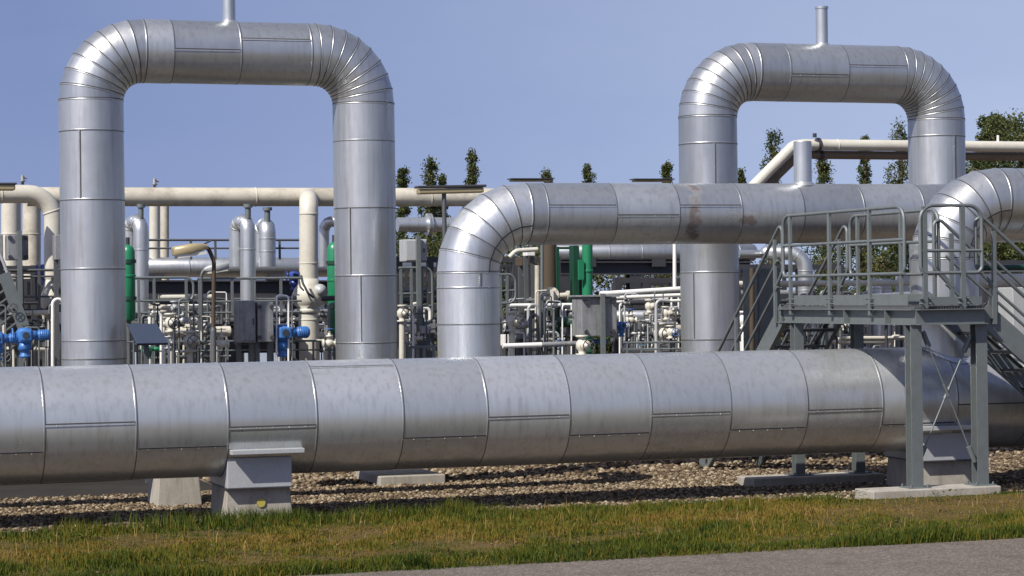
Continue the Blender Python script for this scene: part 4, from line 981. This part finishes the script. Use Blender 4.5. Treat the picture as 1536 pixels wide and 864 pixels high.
# --- horizontal pipes
HP = [('silver_pipe', 'silver pipe behind the flat tube lamp left of the overhead riser', [(596, 337, 10.5), (690, 337, 10.5)], 22, 'clad_bright', (.5,)),
      ('white_pipe', 'uppermost white pipe right of the large weathered cabinet', [(900, 441, 8.0), (1060, 431, 8.0)], 8, 'white', ()),
      ('white_pipe', 'second white pipe just below the uppermost one right of the cabinet', [(918, 447, 8.2), (1060, 441, 8.2)], 6, 'white', ()),
      ('white_pipe', 'third thinner white pipe right of the large weathered cabinet', [(924, 453, 8.3), (1060, 450, 8.3)], 4.5, 'white', ()),
      ('cream_pipe', 'cream horizontal pipe behind the platform railing', [(1095, 426, 7.0), (1380, 424, 7.0)], 9, 'cream', ()),
      ('cream_pipe', 'thin cream pipe under the platform beam', [(1262, 507, 7.0), (1372, 507, 7.0)], 6, 'cream', ()),
      ('white_pipe', 'white and grey horizontal pipe low in front of the brown column', [(754, 519, 6.6), (812, 517, 6.6)], 7.5, 'white', ()),
      ('grey_pipe', 'grey continuation of the low white pipe towards the large cabinet', [(812, 517, 6.6), (868, 515, 6.6)], 7.5, 'grey', ()),
      ('silver_pipe', 'thin silver pipe below the pale vessel right of the small blue actuator', [(968, 486, 8.2), (1040, 485, 8.2)], 6, 'clad_bright', ()),
      ('cream_pipe', 'short fat cream pipe stub against the right loop leg', [(1013, 492, 8.0), (1050, 491, 8.0)], 17, 'cream', ()),
      ('cream_pipe', 'fat cream pipe behind the riser at the right edge', [(1460, 422, 7.0), (1560, 421, 7.0)], 21, 'cream', ()),
      ('green_pipe', 'dark green pipe above the fat cream pipe at the right', [(1460, 402, 7.4), (1570, 401, 7.4)], 9, 'dkgreen', ()),
      ('cream_pipe', 'cream pipe low inside the left loop behind the tilted panel', [(228, 499, 8.5), (345, 497, 8.5)], 16, 'cream', (.45,)),
      ('cream_pipe', 'cream pipe between the grey cabinets and the ball valve column', [(385, 506, 9), (505, 505, 9)], 9, 'cream', (.35,)),
      ('silver_pipe', 'silver pipe bundle strand behind the platform under the overhead pipe', [(1108, 381, 8.4), (1150, 381, 8.4)], 12, 'clad', ()),
      ('cream_pipe', 'short cream pipe left of the green frame under the overhead pipe', [(838, 444, 9.9), (866, 442, 9.9)], 9, 'cream', (.5,)),
      ('white_pipe', 'white pipe curve tucked under the overhead pipe bend', [(764, 386, 8.2), (774, 376, 8.2), (806, 374, 8.2)], 7, 'cream', ())]
for nm, lab, pts, d, mt, fl in HP: pipe(nm, lab, 'pipe', pts, d, mt, flanges=fl)
for i, y in enumerate((455, 470, 485, 512)):
    pipe('cable_tray', ['upper', 'second', 'third', 'lowest'][i]+' dark horizontal conduit left of the left loop', 'conduit', [(-30, y, 9.4+i*.1), (94, y-1, 9.4+i*.1)], 4, 'dark', )
goose('silver gooseneck pipe behind the platform railing below the overhead pipe', 1150, 1208, 368, 381, 470, 8, 17, 22, 0)
for i, (x, d, y0) in enumerate(((1322, 30, 418), (1353, 20, 412), (1306, 12, 420))):
    pipe('silver_standpipe', ['fat silver standpipe behind the far platform railing', 'slimmer silver standpipe right of the fat one behind the platform', 'thin silver standpipe left of the fat one behind the platform'][i], 'standpipe', [(x, y0, 7.5+.2*i), (x, 560, 7.5+.2*i)], d, 'clad_bright', rings=(.1, .3))
pipe('silver_pipe', 'silver horizontal pipe in front of the fat standpipe behind the platform', 'pipe', [(1296, 446, 6.6), (1375, 441, 6.6)], 9, 'clad_bright')

# --- high white pipe at the right
pipe('cream_header_pipe', 'pale cream header pipe rising diagonally then level behind the right loop', 'pipe', [(1090, 320, 12), (1190, 219, 12), (1206, 217, 12), (1700, 222, 12)], 17, 'cream', .9, rings=(.3,))
pipe('brown_header_pipe', 'brown lower pipe hung under the pale cream header behind the right loop', 'pipe', [(1110, 318, 12.15), (1196, 234, 12.15), (1212, 232, 12.15), (1700, 237, 12.15)], 13, 'tan', .9)
th = thing('pipe_clamp', 'dark strap clamp round the cream and brown header pipes', 'clamp', Q(1228, 228, 12))
k = mpp(1228, 12); m1 = MB(); m1.lathe(Q(1225, 217, 12), D, [(0, 8.6*k), (0, 10.5*k), (.05, 10.5*k), (.05, 8.6*k)], 20); m1.lathe(Q(1229, 233, 12.15), D, [(0, 6.6*k), (0, 8.5*k), (.05, 8.5*k), (.05, 6.6*k)], 20); m1.build('strap', 'dark', th)
m1 = MB(); m1.cyl(Q(1222, 206, 11.9), Q(1222, 200, 11.9), .035, 8); m1.build('bolt', 'dark', th)
pipe('vent_pin', 'thin white pin standing on the pale cream header near the right edge', 'vent', [(1497, 203, 12), (1497, 216, 12)], 4, 'white')
for px in (1398,):
    frame('pipe_trestle', 'dark trestle carrying the pale cream header pipe behind the right loop leg', px, px+12, 243, 545, 12.2, 'dark', .12, (0, .3, .6), cat='trestle')

# --- small valves, standpipes and tubing in the clutter between the big pipes
zones = [(2, 90, 'left of the left loop'), (200, 345, 'left of the twin cabinets'), (412, 447, 'left of the valve column'), (482, 502, 'right of the valve column'), (600, 650, 'left of the overhead riser'),
         (754, 868, 'left of the large cabinet'), (928, 1022, 'right of the large cabinet'), (1112, 1170, 'behind the left platform stair'), (1198, 1368, 'behind the platform beam'), (1485, 1536, 'behind the right stair')]
protos = {}
zmul = [1, 1.1, 1.1, 1, 1, 1.3, 1.4, 1.1, 1.5, 1.2]
for zi, (x0, x1, wh) in enumerate(zones):
    n = max(4, int((x1-x0)/10*zmul[zi]))
    for i in range(n):
        px = x0+(x1-x0)*(i+rnd.uniform(.2, .8))/n; t = rnd.uniform(6.4, 9.5)+(1.2 if zi == 8 else 0); py = rnd.uniform(440 if zi in (6, 8) else 462, 538)
        mt = rnd.choice(['cream', 'cream', 'pale', 'galvdark', 'dark']); wm = rnd.choice(['dark', 'dark', 'galv', 'blue'])
        vert = rnd.random() < .5; key = (mt, wm, vert)
        cn = {'cream': 'cream', 'white': 'white', 'pale': 'pale grey', 'galvdark': 'grey', 'dark': 'black', 'galv': 'grey', 'blue': 'blue'}
        lab = f"small {cn[mt]} {'upright' if vert else 'level'} valve with {cn[wm]} wheel {wh}"
        gp = 'small handwheel valves in the pipework'
        k = rnd.uniform(.08, .17); o = Q(px, py, t)
        if key not in protos:
            protos[key] = hand_valve(lab, o, .16, UP if vert else D, mt, wm, gp); r_ = protos[key]
        else:
            r_ = dup(protos[key], o-UP*.08, lab, gp, rnd.uniform(-.5, .5), k/.16)
    for i in range(int(n*2.2)):
        px = x0+(x1-x0)*(i+rnd.uniform(.1, .9))/(n*2.2); t = rnd.uniform(6.8, 10.5); y0 = rnd.uniform(435, 520)
        mt = rnd.choice(['cream', 'white', 'galv', 'dark', 'galvdark', 'galv', 'pale' if zi > 4 else 'galvdark'])
        cn = {'cream': 'cream', 'white': 'white', 'galv': 'grey', 'dark': 'dark', 'galvdark': 'dark grey', 'pale': 'pale grey'}[mt]
        d = rnd.choice([2, 2.5, 3, 4, 5]); s_ = rnd.choice([-1, 1])*rnd.uniform(8, 22)
        pts = [(px, 575, t), (px, y0, t), (px+s_, y0+rnd.uniform(-2, 2), t)]
        if rnd.random() < .5: pts.append((px+s_*1.02, 575, t+.02))
        pipe('instrument_tube', f"thin bent {cn} tube {wh}", 'tube', pts, d, mt, 1.6, 'thin tubing in the pipework')
    for i in range(max(3, int(n*.7))):
        y = rnd.uniform(446, 538); t = rnd.uniform(7, 10); mt = rnd.choice(['cream', 'white', 'galv', 'dark', 'clad'])
        a = rnd.uniform(x0, (x0+x1)/2); b = rnd.uniform((x0+x1)/2+8, x1+(10 if zi != 2 else 0))
        pipe('service_pipe', f"level {'silver' if mt == 'clad' else 'grey' if mt == 'galv' else mt} service pipe {wh}", 'pipe', [(a, y, t), (b, y-1, t)], rnd.choice([3, 4, 6, 8]), mt, group='level service pipes in the pipework')
    for i in range(max(1, n//4)):
        px = rnd.uniform(x0, x1-8); t = rnd.uniform(7.5, 9.5); y = rnd.uniform(465, 515)
        boxthing('instrument_box', f"small instrument box on legs {wh}", 'box', px, px+rnd.uniform(8, 14), y, y+rnd.uniform(10, 18), t, .18, rnd.choice(['grey', 'pale', 'dark', 'white']), ('leg',), 'instrument boxes in the pipework', .006)
# valves of some size the photo shows clearly
for (px, py, t, k, mt, wm, lab) in ((603, 470, 7, .20, 'cream', 'dark', 'cream valve at the rack beside the left loop'), (256, 484, 7.2, .22, 'cream', 'dark', 'cream globe valve right of the tilted panel'),
        (768, 482, 7, .24, 'cream', 'dark', 'cream valve right beside the riser'), (873, 518, 6.4, .24, 'cream', 'dark', 'cream valve under the large cabinet'), (990, 500, 7, .26, 'cream', 'dark', 'cream valve in front of the low railing'),
        (1116, 480, 7, .22, 'white', 'dark', 'white valve by the rusty brown post'), (285, 512, 7, .24, 'cream', 'galv', 'cream valve left of the lamp post foot')):
    hand_valve(lab, Q(px, py, t), k, UP, mt, wm)
    pipe('riser_stub', 'upright stub pipe under the '+lab, 'pipe', [(px, 590, t), (px, py+8, t)], 9, mt)

# ------------------------------------------------------------------ trees
def tree(name, label, px, ytop, yk, t, width, kind, group, lean=.0, seed=0):
    """trunk with limbs and a crown of many small leaf faces gathered in clumps; yk unused below the plant"""
    q = np.random.default_rng(seed+100); top = Q(px, ytop, t); base = V((top.x, top.y, 0)); h = top.z
    th = thing(name, label, 'tree', base, group)
    m1 = MB(); m1.tube([base+UP*(h*.9*f)+D*(lean*h*f*f) for f in (0, .25, .5, .75, 1)], h*.012, 8); nl = 9 if kind == 'poplar' else 14
    m1.loft([m1.ring(base, V((1, 0, 0)), V((0, 1, 0)), h*.022, 8), m1.ring(base+UP*h*.4, V((1, 0, 0)), V((0, 1, 0)), h*.012, 8)])
    cl = []
    for i in range(nl):
        f = q.uniform(.25, .9) if kind == 'poplar' else q.uniform(.35, .85); a = q.uniform(0, 6.28)
        p = base+UP*h*f+D*(lean*h*f*f); ln = width*(.55 if kind == 'poplar' else .9)*(1-.4*f)
        e = p+V((math.cos(a), math.sin(a), 1.6 if kind == 'poplar' else .45)).normalized()*ln; m1.cyl(p, e, h*.006, 6, 0, h*.002); cl.append(e)
    m1.build('trunk', 'bark', th)
    nc = int(q.integers(170, 250)) if kind == 'poplar' else (330 if 'edge' in group else 130); cs = []
    for i in range(nc):
        if kind == 'poplar':
            f = q.uniform(.12, 1.0); rr = width*.46*max(.12, 1-abs(f-.4)**1.4*1.5)*math.sqrt(q.random())*q.uniform(.4, 1.25); a = q.uniform(0, 6.28)
            cs.append((base+UP*h*f+D*(lean*h*f*f)+V((rr*math.cos(a), rr*math.sin(a), 0)), q.uniform(.16, .48)*width*.42))
        else:
            f = q.uniform(.25, .97); rr = width*.55*math.sqrt(max(.02, 1-((f-.55)/.5)**2))*math.sqrt(q.random()); a = q.uniform(0, 6.28)
            cs.append((base+UP*h*f+V((rr*math.cos(a), rr*math.sin(a), 0)), q.uniform(.07, .15)*width))
    vs, at = [], []
    per = 48 if kind == 'poplar' else 70
    for c, r in cs:
        n = per; dirs = q.normal(0, 1, (n, 3)); dirs /= np.linalg.norm(dirs, axis=1)[:, None]
        p = np.array(c)[None]+dirs*(r*q.random((n, 1))**.5)*np.array([[1, 1, 1.25]])
        u = q.normal(0, 1, (n, 3)); u /= np.linalg.norm(u, axis=1)[:, None]; w_ = np.cross(u, q.normal(0, 1, (n, 3))); w_ /= np.linalg.norm(w_, axis=1)[:, None]
        sz = q.uniform(.035, .085, (n, 1))*(1.0 if kind == 'poplar' else 1.2)
        vs.append(np.stack([p-u*sz, p+w_*sz*.55, p+u*sz, p-w_*sz*.55], 1)); at.append(np.clip(q.normal(.45, .2)+q.normal(0, .16, n), 0, 1))
    v = np.concatenate(vs).reshape(-1, 3); f = np.arange(len(v)).reshape(-1, 4)
    np_mesh('crown', v, f, ['leaf'], np.concatenate(at), th); return th
M['leaf'] = mat_attr('tree_leaves', 'tint', [(0, (.025, .040, .014)), (.45, (.060, .080, .024)), (.75, (.105, .112, .036)), (1, (.16, .145, .055))], .6, .25)
PW = 'poplars beyond the plant'
tree('poplar_tree', 'slim poplar beside the right leg of the left loop', 600, 254, 0, 90, 1.5, 'poplar', PW, .02, 1)
tree('poplar_tree', 'taller poplar left of the flat tube lamp post', 641, 240, 0, 88, 1.7, 'poplar', PW, .02, 2)
tree('poplar_tree', 'short poplar tip just right of the lamp post', 659, 262, 0, 95, 1.2, 'poplar', PW, .02, 3)
tree('poplar_tree', 'tallest poplar rising over the right end of the flat tube lamp', 704, 230, 0, 86, 1.6, 'poplar', PW, .015, 4)
tree('poplar_tree', 'poplar tip above the overhead pipe near its middle', 877, 250, 0, 92, 1.6, 'poplar', PW, .02, 5)
tree('poplar_tree', 'low poplar tip above the overhead pipe right of its bend', 815, 258, 0, 97, 1.8, 'poplar', PW, .02, 6)
tree('poplar_tree', 'pointed poplar tip left of the right loop', 998, 243, 0, 90, 1.5, 'poplar', PW, .01, 7)
tree('poplar_tree', 'full poplar inside the right loop left of the diagonal white pipe', 1155, 201, 0, 84, 2.0, 'poplar', PW, .02, 8)
tree('poplar_tree', 'poplar in the right loop directly right of the branch stub', 1234, 236, 0, 92, 2.2, 'poplar', PW, .0, 9)
tree('poplar_tree', 'poplar in the middle of the right loop behind the header pipes', 1295, 206, 0, 90, 1.5, 'poplar', PW, .01, 10)
tree('poplar_tree', 'broad poplar against the right leg of the right loop', 1348, 186, 0, 86, 2.3, 'poplar', PW, .01, 11)
tree('poplar_tree', 'poplar tip touching the left leg of the right loop', 1112, 258, 0, 95, 1.6, 'poplar', PW, .0, 12)
tree('broadleaf_tree', 'wide dark tree at the right edge behind the header pipes', 1530, 172, 0, 75, 4.2, 'broad', 'dark trees at the right edge', 0, 20)
tree('broadleaf_tree', 'smaller tree left of the wide dark tree at the right edge', 1490, 168, 0, 80, 2.3, 'broad', 'dark trees at the right edge', .0, 21)
tree('broadleaf_tree', 'low bushy tree behind the riser at the right', 1450, 232, 0, 85, 4.0, 'broad', 'dark trees at the right edge', 0, 22)
tree('broadleaf_tree', 'low round tree behind the platform seen through its railing', 1290, 330, 0, 78, 4.4, 'broad', 'low trees behind the plant', 0, 23)
tree('broadleaf_tree', 'low dark tree seen between the right loop and the platform railing', 1370, 320, 0, 70, 4.0, 'broad', 'low trees behind the plant', 0, 24)
tree('broadleaf_tree', 'low dark tree behind the rack left of the overhead riser', 620, 345, 0, 70, 4.5, 'broad', 'low trees behind the plant', 0, 25)
tree('broadleaf_tree', 'low dark tree far behind the overhead pipe near the right loop leg', 985, 360, 0, 70, 5.0, 'broad', 'low trees behind the plant', 0, 26)
tree('broadleaf_tree', 'low dark tree far behind the brown column', 790, 365, 0, 72, 5.0, 'broad', 'low trees behind the plant', 0, 27)
# long low shed far behind, glimpsed between the rails
th = thing('storage_shed', 'pale blue sheet metal shed glimpsed low behind the rails inside the left loop', 'shed', Q(330, 470, 24))
s0, z1 = ST(180, 452, 24); s1, _ = ST(520, 452, 24)
m1 = MB(); m1.fbox(s0, s1, 24, 30, 0, z1); m1.build('wall', 'paleblue', th)
m1 = MB(); m1.fbox(s0-.2, s1+.2, 23.8, 30.2, z1+.002, z1+.10); m1.build('roof', 'grey', th)

# scrub line far behind the yard
q = np.random.default_rng(8); n = 26000
s_ = q.uniform(-22, 30, n); hh = 1.5+.7*np.sin(s_*.9)+.5*np.sin(s_*2.3+1)+.3*np.sin(s_*5.1); tt_ = 50+q.normal(0, .8, n); zz = hh*q.random(n)**.7
c = np.array(D)[None]*s_[:, None]+np.array(T)[None]*tt_[:, None]+np.array([0, OY, 0]); c[:, 2] = zz
u = q.normal(0, 1, (n, 3)); u /= np.linalg.norm(u, axis=1)[:, None]; w_ = np.cross(u, q.normal(0, 1, (n, 3))); w_ /= np.linalg.norm(w_, axis=1)[:, None]; sz = q.uniform(.06, .16, (n, 1))
v = np.stack([c-u*sz, c+w_*sz*.6, c+u*sz, c-w_*sz*.6], 1).reshape(-1, 3)
o = np_mesh('scrub', v, np.arange(len(v)).reshape(-1, 4), ['leaf'], np.clip(q.normal(.4, .2, n), 0, 1)); tag(o, 'low green scrub along the far edge of the yard behind the pipework', 'scrub', kind='stuff')

# small pieces that would otherwise share a label are told apart by their order from the left
sets = {}
for o in C.objects:
    if o.parent is None and o.get('label'): sets.setdefault(o['label'], []).append(o)
ORD = ['first', 'second', 'third', 'fourth', 'fifth', 'sixth', 'seventh', 'eighth', 'ninth', 'tenth', 'eleventh', 'twelfth', 'thirteenth', 'fourteenth', 'fifteenth', 'sixteenth']
for lab, os_ in sets.items():
    if len(os_) > 1:
        for i, o in enumerate(sorted(os_, key=lambda q: q.location.x/q.location.y)): o['label'] = lab+', '+ORD[min(i, 15)]+' from left'

# ------------------------------------------------------------------ light, sky, camera
w = bpy.data.worlds.new('World'); bpy.context.scene.world = w; w.use_nodes = True
nt = w.node_tree; bg = nt.nodes['Background']
AZ, EL = math.radians(39), math.radians(46)            # sun stands left behind the camera
sv = V((-math.sin(AZ)*math.cos(EL), -math.cos(AZ)*math.cos(EL), math.sin(EL)))
sky = nt.nodes.new('ShaderNodeTexSky'); sky.sky_type = 'NISHITA'; sky.sun_disc = False
sky.sun_elevation = EL; sky.sun_rotation = math.atan2(sv.x, sv.y); sky.altitude = 0; sky.air_density = 1.0; sky.dust_density = .6; sky.ozone_density = 3.0
tc = nt.nodes.new('ShaderNodeTexCoord'); ad = N(nt, 'ShaderNodeVectorMath', operation='MULTIPLY_ADD'); ad.inputs[1].default_value = (1, 1, .42); ad.inputs[2].default_value = (0, 0, .22)
nm = N(nt, 'ShaderNodeVectorMath', operation='NORMALIZE'); nt.links.new(tc.outputs['Generated'], ad.inputs[0]); nt.links.new(ad.outputs[0], nm.inputs[0]); nt.links.new(nm.outputs[0], sky.inputs['Vector'])
sx = nt.nodes.new('ShaderNodeSeparateXYZ'); nt.links.new(tc.outputs['Generated'], sx.inputs[0])
hz = ramp(nt, math_(nt, 'ADD', math_(nt, 'MULTIPLY', sx.outputs['X'], .5), .5), [(0, (.95, .95, .95)), (.28, (.85, .86, .88)), (.40, (.76, .78, .84)), (.61, (1.30, 1.22, 1.06)), (.74, (.80, .80, .82)), (1, (.60, .62, .66))])      # added sky gain: brighter ahead right, dimmed out of view to darken pipe edges
cl = noise(nt, 3.0, 5, .6, coords(nt, (1, 1, 3.5), 'Generated'))
hz = mix(nt, 1.0, hz, ramp(nt, cl, [(.35, (.96, .97, .98)), (.70, (1.10, 1.07, 1.03))]), 'MULTIPLY')      # faint veil of thin cloud
nt.links.new(mix(nt, 1.0, mix(nt, 1.0, sky.outputs[0], (.97, .77, .80), 'MULTIPLY'), hz, 'MULTIPLY'), bg.inputs[0]); bg.inputs[1].default_value = .125
sun = bpy.data.lights.new('sun', 'SUN'); sun.energy = 4.9; sun.angle = math.radians(.53); sun.color = (1, .94, .86)
so = bpy.data.objects.new('sun', sun); C.objects.link(so); so.rotation_euler = (-sv).to_track_quat('-Z', 'Y').to_euler(); so.location = sv*50
cam = bpy.data.cameras.new('camera'); co = bpy.data.objects.new('camera', cam); C.objects.link(co)
cam.sensor_width = 36; cam.lens = F*36/1536; cam.shift_y = 8/1536; cam.clip_end = 4000
co.matrix_world = Matrix.Translation((0, 0, H)) @ Matrix.Rotation(PI/2, 4, 'X') @ Matrix.Rotation(-ROLL, 4, 'Z')
S = bpy.context.scene; S.camera = co
S.view_settings.view_transform = 'Standard'; S.view_settings.look = 'None'; S.view_settings.exposure = .38; S.view_settings.gamma = 1
S.cycles.max_bounces = 6; S.cycles.use_denoising = True
